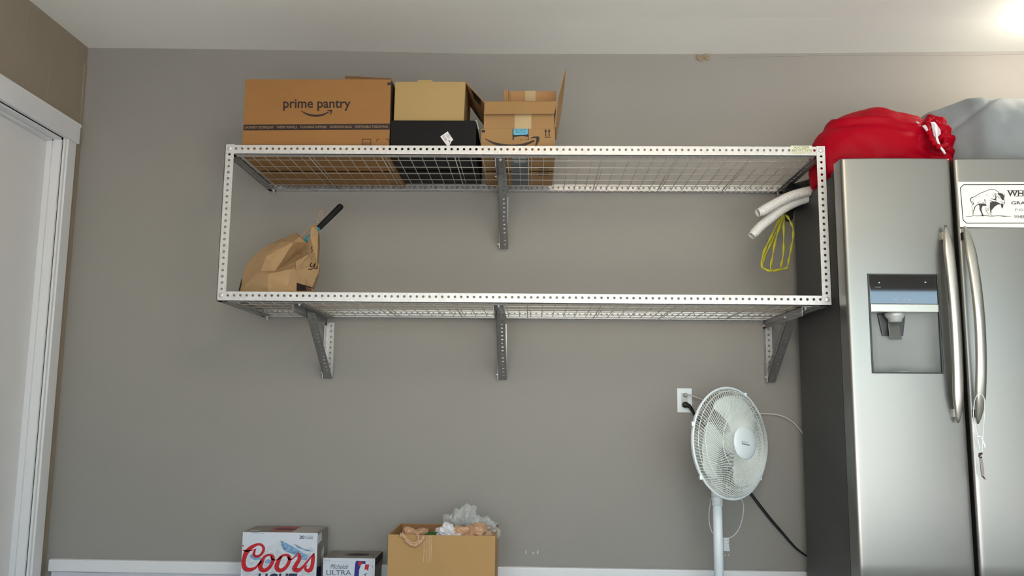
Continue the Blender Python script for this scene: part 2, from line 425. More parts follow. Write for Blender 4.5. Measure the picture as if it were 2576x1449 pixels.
stuff(build('wire_deck', deck(-.74, .5, 23.5, (1.9, 5.9, 9.9, 13.9, 17.9, 21.9)), GW, SH, smooth=True))
def hexbolt(m, c, ax, r=.33, nut=True):
    a = Vector(ax).normalized(); c = Vector(c)
    m.lathe([(r, 0), (r, .16), (r*.8, .2)], c, a, 14)
    m.lathe([(.14, .15), (.14, .34)], c, a, 8)
for (x, z) in ((0, 24), (95, 24), (0, 0), (95, 0)):
    m = M(); m.lathe([(.40, 0), (.40, .05), (.34, .13), (.15, .19)], (x, -.09, z), (0, -1, 0), 18); build('bolt', m, G, SH, smooth=False)
for (x, y, z) in ((.4, 22.8, 23.05), (.4, 22.8, -.93), (94.6, 22.8, 23.05)):
    m = M(); hexbolt(m, (x, y, z), (0, 0, -1), .3); m.lathe([(.12, 0), (.12, .7)], (x, y, z), (0, 0, -1), 8); build('bolt', m, G, SH)
for j in range(5):
    m = M(); m.lathe([(.36, 0), (.36, .05), (.3, .12)], ([11.33, 22.3, 52.3, 69.3, 90.3][j], 23.91, 24.0), (0, -1, 0), 12); build('bolt', m, G, SH)
def bracket(xl, zt, zb, ya):
    """arm under the deck, diagonal brace down to the wall, short upright on the wall"""
    arm = build('support_arm', iron((xl, 1.2, zt), (0,1,0), (1,0,0), (0,0,-1), 22.7, .6), GD, SH)
    p0 = Vector((xl+.12, ya, zt-.55)); p1 = Vector((xl+.12, 23.4, zb)); d = (p1-p0); L = d.length; d.normalize()
    nb = Vector((0, -d.z, d.y)); nb = nb if nb.z > 0 else -nb
    arm_b = iron(p0-nb*.3, d, (1,0,0), nb, L, .5)
    b = build('diagonal_brace', arm_b, GD, arm)
    up = iron((xl, 24, zt-.9), (0,0,-1), (1,0,0), (0,-1,0), (zt-.9)-(zb-.2), .6)
    build('wall_upright', up, G, arm)
    for (c, ax) in (((xl+.8, 2.0, zt-.08), (0,0,-1)), ((xl-.02, ya+.8, zt-.8), (-1,0,0)), ((xl-.02, 23.2, zt-.9), (-1,0,0)), ((xl-.02, 22.9, zb+.7), (-1,0,0))):
        m = M(); hexbolt(m, c, ax, .26); build('bolt', m, G, arm)
bracket(11.1, -.97, -11.9, 9.0)
bracket(43.0, -.97, -11.9, 9.0)
bracket(91.45, -.97, -11.9, 9.0)
bracket(43.0, 23.02, 12.2, 9.0)
# maker's sticker on the upper beam
SP = on_plane(0, .03)
m = M(); poly(m, [(1989, 366.3), (2043, 366.3), (2043, 386), (1989, 386)], on_plane(0, .02)); stk = lab(pr('sticker', m, mat('cream_sticker', (.84,.84,.74), .45), SH), 'cream maker sticker with grey lettering')
m = M(); text(m, 'AICISIR', 1996, 2036, 368, 374.2, SP); text(m, '480-492-5418', 1991, 2042, 377.2, 381.6, SP); text(m, 'www.aicisir.com', 1991, 2042, 383, 385.4, SP)
ribbon(m, [(1993, 375.6, .7), (2041, 375.8, .7)], SP); pr('lettering', m, mat('olive_print', (.42,.42,.32), .6), stk)

# ================================================================= BOXES ON THE UPPER SHELF
ZD = 23.46
def carton(name, label, x0, x1, y0, y1, z0, z1, material, top_in=0., group=None, open_top=False, t=.14, seam=True, tops=None):
    """cardboard box out of four walls and bottom flaps; tops=(dx0, dx1) lets the top edge run in or out"""
    r = empty(name, (x0+x1)/2, (y0+y1)/2, z0, label, 'box', group)
    a, b = tops or (0, 0)
    build('side_wall', M().hexa([(x0,y0,z0),(x1,y0,z0),(x1,y0+t,z0),(x0,y0+t,z0)], [(x0+a,y0,z1),(x1+b,y0,z1),(x1+b,y0+t,z1),(x0+a,y0+t,z1)]), material, r, bevel=.03)
    build('side_wall', M().hexa([(x0,y1-t,z0),(x1,y1-t,z0),(x1,y1,z0),(x0,y1,z0)], [(x0+a,y1-t,z1),(x1+b,y1-t,z1),(x1+b,y1,z1),(x0+a,y1,z1)]), material, r, bevel=.03)
    build('end_wall', M().hexa([(x0,y0+t,z0),(x0+t,y0+t,z0),(x0+t,y1-t,z0),(x0,y1-t,z0)], [(x0+a,y0+t,z1),(x0+a+t,y0+t,z1),(x0+a+t,y1-t,z1),(x0+a,y1-t,z1)]), material, r)
    build('end_wall', M().hexa([(x1-t,y0+t,z0),(x1,y0+t,z0),(x1,y1-t,z0),(x1-t,y1-t,z0)], [(x1+b-t,y0+t,z1),(x1+b,y0+t,z1),(x1+b,y1-t,z1),(x1+b-t,y1-t,z1)]), material, r)
    ym = (y0+y1)/2; g = .55 if seam else 0
    build('bottom_flap', M().box(x0+.05, x1-.05, y0+.05, ym-g, z0-.02, z0+t), material, r)
    build('bottom_flap', M().box(x0+.05, x1-.05, ym+g, y1-.05, z0-.02, z0+t), material, r)
    if not open_top:
        build('top_flap', M().box(x0+a+.02, x1+b-.02, y0+.02, ym-.05, z1-t, z1+.02), material, r)
        build('top_flap', M().box(x0+a+.02, x1+b-.02, ym+.05, y1-.02, z1-t, z1+.02), material, r)
    return r
# large printed kraft box
Y1 = 2.0
b1 = carton('cardboard_box', 'large kraft box with a black band of white words, leftmost on the top shelf', 1.3, 25.5, Y1, 21.5, ZD, 36.5, kraft, tops=(-.12, .12))
m = M().add([U(870, 198, 16), U(985, 203, 16), U(985, 197.5, 18), U(905, 192, 18), U(870, 192.5, 18)], [(0,1,2,3,4)]); 
build('top_flap', M().slab([U(868, 199, 12), U(986, 204, 12), U(984, 199, 16), U(868, 192, 16)], (0,0,1), .12), kraft, b1)
P = on_plane(Y1, .02); P2 = on_plane(Y1, .035); k1 = (5.367, 560, 160)
m = M(); text(m, 'prime pantry', 712.5, 882, 249, 279, P, bold=.018)
ribbon(m, [(1058,634,6),(1110,668,18),(1180,695,26),(1265,703,28),(1350,692,24),(1410,665,16),(1446,648,8)], P, k1)
poly(m, [(1400,634),(1440,622),(1480,624),(1478,655),(1452,697),(1447,690),(1460,655),(1456,643)], P, k1)
lab(pr('lettering', m, ink, b1), 'dark brown printed words over a curved arrow')
m = M(); poly(m, [(613, 313.5), (981.5, 311), (981.5, 326), (612.5, 328)], P); band = pr('printed_band', m, ink, b1)
m = M()
for s, a, b, y in (('LAUNDRY DETERGENT', 1615, 689, 860), ('PAPER TOWELS', 735, 1003, 857), ('CLEANING SUPPLIES', 1047, 1403, 855), ('SANDWICH BAGS', 1448, 1745, 853), ('DISPOSABLE TABLEWARE', 1790, 2232, 851)):
    if a == 1615: a = 300
    text(m, s, a/5.367+560, b/5.367+560, (y-15)/5.367+160, (y+16)/5.367+160, P2)
pr('lettering', m, mat('tan_print', (.62,.50,.38), .6), band)
m = M(); k = k1
for pts in ([(1882,1020,7),(2003,1020,7)], [(1884,1020,7),(1882,1130,7)], [(2001,1020,7),(2001,1130,7)], [(1882,1060,5),(2003,1060,5)], [(1882,1080,5),(2003,1080,5)], [(1882,1098,5),(2003,1098,5)],
            [(2083,1055,7),(2083,1020,7)], [(2083,1020,7),(2118,1020,7)], [(2203,1020,7),(2240,1020,7)], [(2240,1020,7),(2240,1055,7)]):
    ribbon(m, pts, P, k)
poly(m, [(2225,255),(2290,255),(2290,290),(2225,290)], P, k)
pr('printed_mark', m, ink, b1)
build('corner_tape', M().box(25.52, 25.62, 2.0, 8, 29.3, 36.3), ink, b1)
# black box, tan box on it
b2 = carton('cardboard_box', 'matt black box with a tilted white label under the tan box', 25.72, 39.75, 2.0, 19.5, ZD, 29.45, blackcard)
P = on_plane(2.0, .02); P2 = on_plane(2.0, .04); k2 = (5.367, 960, 160)
m = M(); poly(m, [(792,985),(893,915),(968,1030),(945,1048),(902,1140),(890,1120)], P, k2); lb = lab(pr('paper_label', m, labelw, b2), 'white paper label')
m = M(); r_ = 1.03
text(m, 'EN-7EZA', 1111.5, 1126.5, 345, 350.5, P2, rot=r_)
for i, (a, b) in enumerate(((868, 958), (882, 948), (896, 938))): ribbon(m, [(a, b, 4), (a+38, b+52, 4)], P2, k2)
ribbon(m, [(905,1030,9),(925,1062,9)], P2, k2)
pr('lettering', m, black, lb)
m = M(); m.tube([(39.78, 1.97, 29.3), (40.0, 1.9, 28.6), (40.2, 2.0, 28.0)], .07, 6); m.tube([(39.5, 1.95, 29.3), (39.8, 1.9, 29.5), (40.0, 2, 29.1)], .06, 6)
build('torn_tape', m, clearpl, b2)
b3 = carton('cardboard_box', 'plain tan box with an open side flap, on top of the black box', 26.0, 37.6, 3.0, 15.5, 29.49, 36.5, tancard, seam=False, tops=(.05, .2))
hA, hB = (37.85, 3.05, 36.5), (37.85, 14.5, 36.5)
oA, oB = U(1221, 259, 3.4), U(1218, 314, 14)
n_ = (Vector(hB)-Vector(hA)).cross(Vector(oA)-Vector(hA)).normalized()
fl = build('open_flap', M().slab([hA, hB, oB, oA], n_, .12), kraftin, b3)
def lerp(a, b, t): return tuple(Vector(a)*(1-t)+Vector(b)*t)
nn = n_ if n_.z < 0 else -n_
m = M(); o_ = Vector(nn)*.16
q = [Vector(lerp(hA, oA, .32))+o_, Vector(lerp(hB, oB, .32))+o_, Vector(lerp(hB, oB, .80))+o_, Vector(lerp(hA, oA, .80))+o_]
m.add(q, [(0,1,2,3)]); pr('printed_band', m, black, fl)
m = M()
for j in range(5):
    t0 = .4+j*.08; q = [Vector(lerp(lerp(hA, oA, t0), lerp(hB, oB, t0), u))+o_*1.15 for u in (.12, .85)]
    q2 = [Vector(lerp(lerp(hA, oA, t0+.025), lerp(hB, oB, t0+.025), u))+o_*1.15 for u in (.12, .85)]
    m.add([q[0], q[1], q2[1], q2[0]], [(0,1,2,3)])
pr('printed_mark', m, mat('grey_print', (.36,.33,.30), .6), fl)
build('front_tab', M().hexa([(29.8, 2.97, 36.35), (32.4, 2.97, 36.35), (32.4, 3.1, 36.35), (29.8, 3.1, 36.35)], [(29.9, 2.97, 36.8), (32.2, 2.97, 36.8), (32.2, 3.1, 36.8), (29.9, 3.1, 36.8)]), tancard, b3)
m = M(); m.box(36.2, 37.6, 12, 12.1, 36.5, 37.4); build('back_flap', m, tapem, b3)
# smile box (lower), with open folded flaps above it
b4 = carton('cardboard_box', 'kraft box printed with a big curved arrow and blue tape, right of the black box', 40.6, 52.7, 2.0, 20.5, ZD, 28.05, kraft2)
P = on_plane(2.0, .02); P2 = on_plane(2.0, .035); P3 = on_plane(2.0, .05)
m = M()
ribbon(m, [(1395,1012,8),(1500,1068,26),(1600,1098,40),(1720,1116,46),(1850,1112,44),(1960,1082,34),(2040,1050,26),(2064,1041,18)], P, k2, 8)
poly(m, [(1995,1012),(2050,985),(2110,982),(2132,990),(2130,1040),(2095,1105),(2070,1108),(2088,1050),(2086,1008),(2050,1004)], P, k2)
for x in (2216, 2262):
    ribbon(m, [(x, 980, 12), (x, 915, 12)], P, k2); poly(m, [(x-20, 920), (x, 885), (x+20, 920)], P, k2)
ribbon(m, [(2198, 994, 9), (2280, 994, 9)], P, k2)
poly(m, [(1352,895),(1397,895),(1397,930),(1352,930)], P, k2)
pr('printed_mark', m, ink, b4)
m = M(); poly(m, [(1768,880),(1985,880),(1985,1030),(1768,1030)], P, k2); tp = pr('printed_tape', m, black, b4)
m = M(); poly(m, [(1780,878),(1978,878),(1978,945),(1960,958),(1800,966),(1780,955)], P2, k2); lab(pr('blue_panel', m, blueprint, tp), 'sky blue panel with small black words')
m = M(); poly(m, [(1786,995),(1830,985),(1900,975),(1975,990),(1975,1025),(1905,1030),(1880,1022),(1860,1035),(1786,1038)], P2, k2); pr('tan_panel', m, kraft2, tp)
m = M()
for s, a, b, y in (('Prime members', 1785, 1968, 884), ('save more at', 1805, 1948, 906), ('Whole Foods', 1805, 1950, 928)): text(m, s, a/5.367+960, b/5.367+960, (y-7)/5.367+160, (y+9)/5.367+160, P3)
pr('lettering', m, black, tp)
# tape running on below the box, seen through the mesh
m = M(); m.box(45.4, 48.4, 2.0, 20.4, ZD-.045, ZD-.03); t2 = lab(pr('bottom_tape', m, mat('slate_tape', (.30,.34,.37), .4, var=.3, vscale=30), b4), 'slate tape along the bottom seam')
m = M(); m.box(45.7, 48.1, 2.2, 3.6, ZD-.06, ZD-.05).box(45.9, 47.9, 4.2, 5.6, ZD-.06, ZD-.05); pr('printed_mark', m, mat('pale_tape_print', (.62,.64,.60), .5), t2)
m = M(); 
for j in range(6): m.box(50.0, 51.9, 9+j*.9, 9.35+j*.9, ZD-.045, ZD-.03)
pr('bottom_print', m, ink, b4)
# open box resting on it
b5 = carton('cardboard_box', 'open kraft box with its front flap folded down and side flap standing up', 41.0, 52.55, 2.1, 19.5, 28.12, 32.75, kraft2, open_top=True)
m = M().hexa([U(1217, 287, 1.3), U(1395, 286.5, 1.3), U(1395, 286.5, 1.45), U(1217, 287, 1.45)], [U(1222, 255.5, 1.95), U(1399.5, 255.5, 1.95), U(1399.5, 254.5, 2.2), U(1222, 254.5, 2.2)])
build('front_flap', m, kraft2, b5, bevel=.02)
m = M(); m.box(46.05, 48.8, 2.02, 2.09, 28.1, 31.9); lab(build('tape_strip', m, tapem, b5), 'pale paper tape strip')
F_ = [(52.65, 2.1, 28.4), U(1402, 250, 2.1), U(1422, 171, 2.1)]; B_ = [(52.95, 9, 28.4), U(1409.5, 287, 9), U(1417.5, 225, 9)]
m = M()
for i in range(2):
    q = [F_[i], B_[i], B_[i+1], F_[i+1]]; m.slab(q, (1, 0, -.1), .12)
build('side_flap', m, kraft2, b5)
# small box lying in it
b6 = carton('cardboard_box', 'small kraft box with tape, topmost of the stack right of centre', 44.5, 52.9, 5.6, 13, 32.5, 35.9, mat('orange_cardboard', (.63,.47,.30), .7, var=.05, bump=.08), seam=False)
build('tape_strip', M().box(47.7, 49.5, 5.52, 5.6, 33.0, 35.95), tapem, b6)
m = M(); m.hexa([(44.0, 5.6, 32.6), (44.55, 5.6, 32.6), (44.55, 8, 32.6), (44.0, 8, 32.6)], [(44.1, 5.4, 36.0), (44.6, 5.5, 36.1), (44.6, 8, 36.1), (44.1, 8, 36.0)]); m.tube([(45.1, 5.45, 32.6), (45.05, 5.45, 35.8)], .15, 6)
build('end_flap', m, kraft2, b6)

# ================================================================= CRUMPLED PAPER BAG WITH TOOL
kb = (5.366, 590, 480)
zv = [(85,1358,7),(100,1190,7.5),(140,1040,8),(280,845,9),(350,800,9),(470,720,10),(650,650,11),(830,560,12),(870,615,10),(800,690,8.6),(650,695,9),(430,885,7),(350,1085,5.4),
      (500,1115,4.9),(550,1080,6.6),(980,700,9.5),(995,860,7),(820,960,5.2),(825,1010,5.8),(760,1060,4.6),(835,1075,4.4),(840,1240,4.2),(710,1290,4.5),(745,1170,4.7),(450,1130,4.7),(835,1368,4.2),
      (450,1368,4.8),(1110,465,11),(1035,490,10),(1020,600,10),(1130,560,11),(1110,970,9),(1145,1000,8.6),(1120,1110,8),(1045,1300,7.6),(1060,1362,7.6),(1010,890,7.4),(860,840,11.5)]
pv = [Vector(U(a/kb[0]+kb[1], b/kb[0]+kb[2], y)) for a, b, y in zv]
ff = [(0,1,12,24),(0,24,26),(1,2,12),(2,3,11),(3,4,11),(2,11,12),(12,11,14),(12,14,13),(12,13,24),(4,5,10,11),(5,6,10),(6,7,8),(6,8,9),(6,9,10),(10,9,11),(9,14,11),(9,15,37),(15,16,37),(16,17,37),(17,14,37),(14,9,37),
      (17,18,14),(8,15,9),(14,18,19),(14,19,13),(13,19,23),(13,23,24),(24,23,22),(24,22,26),(22,25,26),(19,20,23),(18,20,19),(23,20,21),(23,21,22),(22,21,25),(17,20,18),(17,16,20),
      (20,16,36),(20,36,31),(20,31,32),(20,32,33),(20,33,34),(20,34,21),(21,34,35,25),(28,27,30,29),(29,30,31,36),(29,36,16,15)]
loop = [0,1,2,3,4,5,6,7,8,15,29,28,27,30,31,32,33,34,35,25,26]
c0 = sum((pv[i] for i in loop), Vector())/len(loop); nv = len(pv)
back = [Vector((c0.x+(pv[i].x-c0.x)*.9-max(0, pv[i].x-c0.x)*.2, min(pv[i].y+6.5, 21), max(-.45, c0.z+(pv[i].z-c0.z)*.93))) for i in loop]
m = M(); m.add(pv+back, ff+[(loop[i], nv+i, nv+(i+1) % len(loop), loop[(i+1) % len(loop)]) for i in range(len(loop))]+[tuple(nv+i for i in range(len(loop)))])
BAG = empty('paper_bag', 5, 9, -.5, 'crumpled brown paper bag at the left end of the lower shelf', 'paper bag')
bb = build('bag_body', m, paperbag, BAG)
bm = bmesh.new(); bm.from_mesh(bb.data); bmesh.ops.triangulate(bm, faces=bm.faces)
bmesh.ops.subdivide_edges(bm, edges=bm.edges, cuts=3, use_grid_fill=True)
bm.normal_update()
for v in bm.verts:
    d = (abs(noise.noise(v.co*26))-.2)*.006+noise.noise(v.co*70)*.002
    v.co += v.normal*d
bm.to_mesh(bb.data); bm.free()
OB = on_mesh(bb, .04)
m = M()
for pts in ([(1050,965,10),(1022,1000,12),(1040,1030,12),(1075,1000,10),(1090,975,9)], [(1086,985,9),(1070,1030,12),(1040,1058,12),(995,1058,14)], [(1088,1000,9),(1080,1045,10),(1100,1052,10),(1118,1010,9)],
            [(1112,1060,10),(1122,1010,8)], [(1050,745,9),(1032,780,10),(1050,800,9),(1035,835,9)], [(1038,915,8),(1048,935,8)]):
    ribbon(m, pts, OB, kb)
pr('lettering', m, ink, BAG)
# dark print round the foot of the bag
m = M()
cols = 10
for i in range(cols):
    for j in range(5):
        def pt(a, b):
            x = 838+a*(1062-838); yt = 1240+a*68; return OB((x)/kb[0]+kb[1], (yt+b*(1352-yt))/kb[0]+kb[2])
        q = [pt(i/cols, j/5), pt((i+1)/cols, j/5), pt((i+1)/cols, (j+1)/5), pt(i/cols, (j+1)/5)]
        if all(p is not None for p in q): m.add(q, [(0,1,2,3)])
pb = pr('printed_band', m, ink, BAG)
OB2 = on_mesh(bb, .09); m = M()
for pts in ([(965,1305,5),(1055,1330,5)], [(965,1305,5),(985,1345,5)], [(1055,1325,5),(1062,1350,5)], [(985,1320,5),(1005,1345,5),(1020,1322,5),(1040,1345,5)]): ribbon(m, pts, OB2, kb)
pr('printed_mark', m, mat('tan_print', (.6,.5,.4)), pb)
m = M(); q = [(92,1190),(102,1195),(85,1350),(52,1350)]
m.add([U(a/kb[0]+kb[1], b/kb[0]+kb[2], 8.2) for a, b in q]+[U(a/kb[0]+kb[1], b/kb[0]+kb[2], 12) for a, b in q], [(0,1,2,3),(4,7,6,5),(0,4,5,1),(1,5,6,2),(2,6,7,3),(3,7,4,0)])
build('side_gusset', m, ink, BAG)
hp = [U(a/kb[0]+kb[1], b/kb[0]+kb[2], 11.5) for a, b in ((1120,440),(1130,360),(1155,280),(1180,275),(1188,320),(1175,380))]
build('twisted_handle', M().tube(cat_rom(hp), .09, 6), mat('pale_twine', (.66,.55,.42), .8), BAG, smooth=True)
hp = [U(a/kb[0]+kb[1], b/kb[0]+kb[2], 10.4) for a, b in ((885,640),(940,580),(1010,505),(1060,468),(1112,462))]
build('twisted_handle', M().tube(cat_rom(hp), .12, 6), paperbag, BAG, smooth=True)
TL = empty('long_handled_tool', 13, 12, 0, 'tool with black foam grip and teal shaft sticking out of the paper bag', 'tool')
g0 = Vector(U(1142/kb[0]+kb[1], 498/kb[0]+kb[2], 12)); g1 = Vector(U(1427/kb[0]+kb[1], 216/kb[0]+kb[2], 13))
d = (g1-g0).normalized(); L = (g1-g0).length
build('foam_grip', M().lathe([(.45, -.05), (.52, 0), (.5, .15), (.53, L*.5), (.56, L*.9), (.58, L-.1), (.5, L+.25), (.3, L+.45), (.05, L+.52)], g0, d, 20), rubber, TL, smooth=True)
build('shaft', M().lathe([(.36, -5.2), (.36, .02), (.3, .05)], g0, d, 16), teal, TL, smooth=True)

# ================================================================= FRIDGE
FX0, FXG0, FXG1, FX1 = 95.9, 112.38, 112.9, 131.9
FY, FYB = -6.0, -2.9
ZT, ZB = 20.85, FL+3
FR = empty('refrigerator', 114, 9, FL, 'stainless side-by-side refrigerator with dark grey sides and a water dispenser', 'refrigerator')
build('cabinet', M().box(96.6, 131.3, -2.6, 20, FL+.8, 19.8), fridgeside, FR, bevel=.15)
build('side_seam', M().box(96.52, 96.62, -1.2, -1.0, FL+1, 19.6), gasket, FR)
for x in (96.9, 128.6): build('hinge_cover', M().box(x, x+2.6, -2.4, 1.5, 19.8, 20.6), fridgeside, FR, bevel=.2)
build('door_gasket', M().box(96.2, 131.6, -2.95, -2.55, ZB, ZT-.5), gasket, FR)
build('toe_grille', M().box(96.6, 131.3, -2.2, -1.6, FL+.3, ZB-.2), gasket, FR)
def door(x0, x1, hole=None):
    m = M(); c = (x0+x1)/2; w = (x1-x0)/2
    def yf(x):
        s = abs((x-c)/w); e = (w-abs(x-c))
        y = FY-.35*(1-s*s)
        if e < .6: y += .45*(1-math.sqrt(max(0, 1-((.6-e)/.6)**2)))
        return y
    xs = sorted(set([x0+w*2*i/24 for i in range(25)]+[x0+.04, x0+.12, x0+.25, x0+.42, x1-.04, x1-.12, x1-.25, x1-.42]+([hole[0], hole[1]] if hole else [])))
    zs = sorted(set([ZB, ZB+.15, ZT-.15, ZT]+[ZB+(ZT-ZB)*i/10 for i in range(11)]+([hole[2], hole[3]] if hole else [])))
    idx = {}
    def vid(i, j):
        if (i, j) not in idx:
            z = zs[j]; y = yf(xs[i])+(.12 if j in (0, len(zs)-1) else 0); idx[(i, j)] = len(m.v); m.v.append((xs[i], y, z))
        return idx[(i, j)]
    for i in range(len(xs)-1):
        for j in range(len(zs)-1):
            if hole and hole[0]-1e-6 <= xs[i] and xs[i+1] <= hole[1]+1e-6 and hole[2]-1e-6 <= zs[j] and zs[j+1] <= hole[3]+1e-6: continue
            m.f.append((vid(i, j), vid(i+1, j), vid(i+1, j+1), vid(i, j+1)))
    o = len(m.v)
    for i in range(len(xs)): m.v.append((xs[i], FYB, ZB)); m.v.append((xs[i], FYB, ZT))
    for i in range(len(xs)-1):
        m.f.append((vid(i, 0), o+2*i, o+2*i+2, vid(i+1, 0))); m.f.append((vid(i, len(zs)-1), vid(i+1, len(zs)-1), o+2*i+3, o+2*i+1))
    last = len(xs)-1
    m.f.append(tuple([vid(0, j) for j in range(len(zs))]+[o+1, o])); m.f.append(tuple([vid(last, j) for j in range(len(zs))][::-1]+[o+2*last, o+2*last+1]))
    if not hole: m.f.append((o, o+1, o+2*last+1, o+2*last))
    return m
def smooth_door(name, m):
    o = build(name, m, steel, FR)
    for p in o.data.polygons: p.use_smooth = abs(p.normal.y) > .3
    return o
DX0, DX1, DZ0, DZ1 = 99.0, 109.35, -11.65, 3.1
D1 = smooth_door('freezer_door', door(FX0, FXG0, (DX0, DX1, DZ0, DZ1)))
D2 = smooth_door('fridge_door', door(FXG1, FX1))
# dispenser
def rim(m, x0, x1, z0, z1, y0, y1, t):
    m.box(x0, x0+t, y0, y1, z0, z1).box(x1-t, x1, y0, y1, z0, z1).box(x0+t, x1-t, y0, y1, z0, z0+t).box(x0+t, x1-t, y0, y1, z1-t, z1)
m = M(); rim(m, DX0-.02, DX1+.02, DZ0-.02, DZ1+.02, -6.42, -5.6, .22)
build('dispenser_frame', m, dispdark, D1, bevel=.06)
cp = build('control_panel', M().box(DX0+.2, DX1-.2, -6.34, -5.8, -1.42, DZ1-.15), glassblack, D1, bevel=.08)
PP = on_plane(-6.34, .03); m = M()
for (a, b) in ((2247, 2258), (2266, 2276), (2284, 2295)): text(m, 'MODE' if a == 2247 else ('LIGHT' if a == 2266 else 'LOCK'), a, b, 752, 755, PP)
for (a, b, c_, d_) in ((2202, 722.5, 2216, 722.5), (2326, 692, 2340, 692), (2204, 691.5, 2290, 691.5)): ribbon(m, [(a, b, .8), (c_, d_, .8)], PP)
poly(m, [(2209,712),(2212,709),(2214,712)], PP); poly(m, [(2326,708),(2331,710),(2326,712)], PP)
pr('panel_print', m, mat('pale_icon_print', (.75,.8,.85), .5), D1)
build('dispenser_bar', M().box(DX0+.2, DX1-.2, -6.5, -5.5, -2.62, -1.42), steelh, D1, bevel=.12)
prof = [(DX0+.2,-5.9),(DX0+.35,-5.0),(DX0+.75,-4.2),(DX0+1.5,-3.5),(DX0+2.6,-3.15),(104.2,-3.06),(DX1-2.6,-3.15),(DX1-1.5,-3.5),(DX1-.75,-4.2),(DX1-.35,-5.0),(DX1-.2,-5.9)]
m = M(); k = len(prof)
vs = [(x, y, DZ0+.2) for x, y in prof]+[(x, y, -2.5) for x, y in prof]
m.add(vs, [(i, i+1, k+i+1, k+i) for i in range(k-1)]+[tuple(range(k)), tuple(range(k, 2*k))])
o = build('dispenser_recess', m, dispm, D1, recalc=False)
for p in o.data.polygons: p.use_smooth = abs(p.normal.z) < .5
c0_ = U(2259, 760, -3.4)
XN = 103.3
build('nozzle_plate', M().hexa([(XN-1.4,-3.5,-5.9),(XN+1.7,-3.5,-5.9),(XN+1.7,-3.08,-5.9),(XN-1.4,-3.08,-5.9)], [(XN-2.0,-3.7,-2.6),(XN+2.1,-3.7,-2.6),(XN+2.1,-3.0,-2.6),(XN-2.0,-3.0,-2.6)]), dispdark, D1, bevel=.1)
build('nozzle', M().lathe([(1.5, 0), (1.35, -.5), (1.0, -.9), (.9, -1.3), (.7, -1.35)], (XN+.1, -4.6, -2.6), (0,0,1), 24), dispm, D1, smooth=True)
build('paddle', M().hexa([(XN-.75,-4.5,-6.4),(XN+1.05,-4.5,-6.4),(XN+1.05,-4.3,-6.5),(XN-.75,-4.3,-6.5)], [(XN-.7,-3.9,-3.6),(XN+.9,-3.9,-3.6),(XN+.9,-3.6,-3.6),(XN-.7,-3.6,-3.6)]), mat('smoky_plastic', (.33,.34,.33), .25), D1, bevel=.08)
build('drip_tray', M().lathe([(1.3, 0), (1.3, .12), (1.1, .16)], (XN+.6, -4.6, DZ0+.2), (0,0,1), 28), mat('pale_grey_plastic', (.66,.69,.71), .4), D1)
# handles: bowed flat bars
def handle(pt, pb, bow_, parent):
    m = M(); N = 36; vs = []; K = 14; a_, b_ = Vector(pt), Vector(pb)
    for i in range(N+1):
        t = i/N; c = a_.lerp(b_, t); bow = math.sin(math.pi*t)**.8
        e = min(t, 1-t)*N; wd = .80*math.sqrt(min(1, .03+e/5.0)); th = .42*math.sqrt(min(1, .05+e/4.0))
        for j in range(K):
            an = 2*math.pi*j/K; vs.append((c.x+math.cos(an)*wd, c.y-bow_*bow+math.sin(an)*th, c.z))
    fs = [(i*K+j, i*K+(j+1) % K, (i+1)*K+(j+1) % K, (i+1)*K+j) for i in range(N) for j in range(K)]+[tuple(range(K))[::-1], tuple(range(N*K, N*K+K))]
    m.add(vs, fs)
    h = build('handle', m, steelh, parent, smooth=True)
    for c in (a_.lerp(b_, .05), a_.lerp(b_, .95)): build('handle_mount', M().box(c.x-.35, c.x+.35, -7.1, -6.1, c.z-.6, c.z+.6), steelh, h, bevel=.1)
handle(U(2378, 567, -6.9), U(2410, 1064, -6.9), 1.2, D1)
handle(U(2427, 569, -6.9), U(2460, 1066, -6.9), 2.4, D2)
# ================================================================= MAGNETIC SIGN ON THE RIGHT DOOR
YM = -6.5
MG = empty('magnetic_sign', 120, YM, 10, 'white magnetic sign with a drawn bison and black lettering on the fridge door', 'sign')
m = M().add([U(2407.7, 457.5, YM), U(2416.5, 571, YM)], [])
a = U(2407.7, 457.5, YM); b = U(2416.5, 571.5, YM)
xL = (a[0]+b[0])/2
build('sign_plate', M().box(xL, xL+17, YM, YM+.07, b[2], a[2]), mat('white_sign_vinyl', (.93,.93,.90), .4), MG)
PS = on_plane(YM, .02); PS2 = on_plane(YM, .035); ks = (11.148, 2400, 450)
m = M()
for pts in ([(3180,162,22),(1900,158,24),(265,162,24)], [(270,160,24),(180,250,24)], [(178,245,24),(215,700,24),(255,1160,24)], [(250,1150,24),(355,1245,24)], [(350,1243,24),(1900,1240,24),(3180,1240,24)], [(3180,162,24),(3215,240,24)], [(3215,240,24),(3215,1160,24)], [(3215,1160,24),(3180,1240,24)]):
    ribbon(m, pts, PS, ks, 1)
pr('border_line', m, mat('charcoal_print', (.22,.22,.22), .5), MG)
m = M()
L_ = lambda *p: ribbon(m, p, PS, ks, 4)
L_((330,1052,10),(480,1052,12),(560,1030,12),(640,1040,16),(760,1035,20),(880,1025,22),(980,1045,14),(1100,1045,16),(1240,1035,18),(1400,1048,24),(1480,1050,14),(1610,1052,6))
L_((505,690,14),(465,600,26),(480,540,26),(560,505,18),(640,460,16),(760,390,16),(880,350,14),(960,312,14),(1060,303,16),(1160,312,14),(1220,350,16),(1260,390,20))
L_((545,555,8),(530,640,10),(540,700,30),(505,740,12),(490,800,8)); L_((510,800,9),(520,900,10),(525,1030,10)); L_((545,880,14),(540,960,12),(560,1030,10))
poly(m, [(545,900),(575,780),(640,720),(700,735),(640,745),(600,790),(580,860),(560,910)], PS, ks)
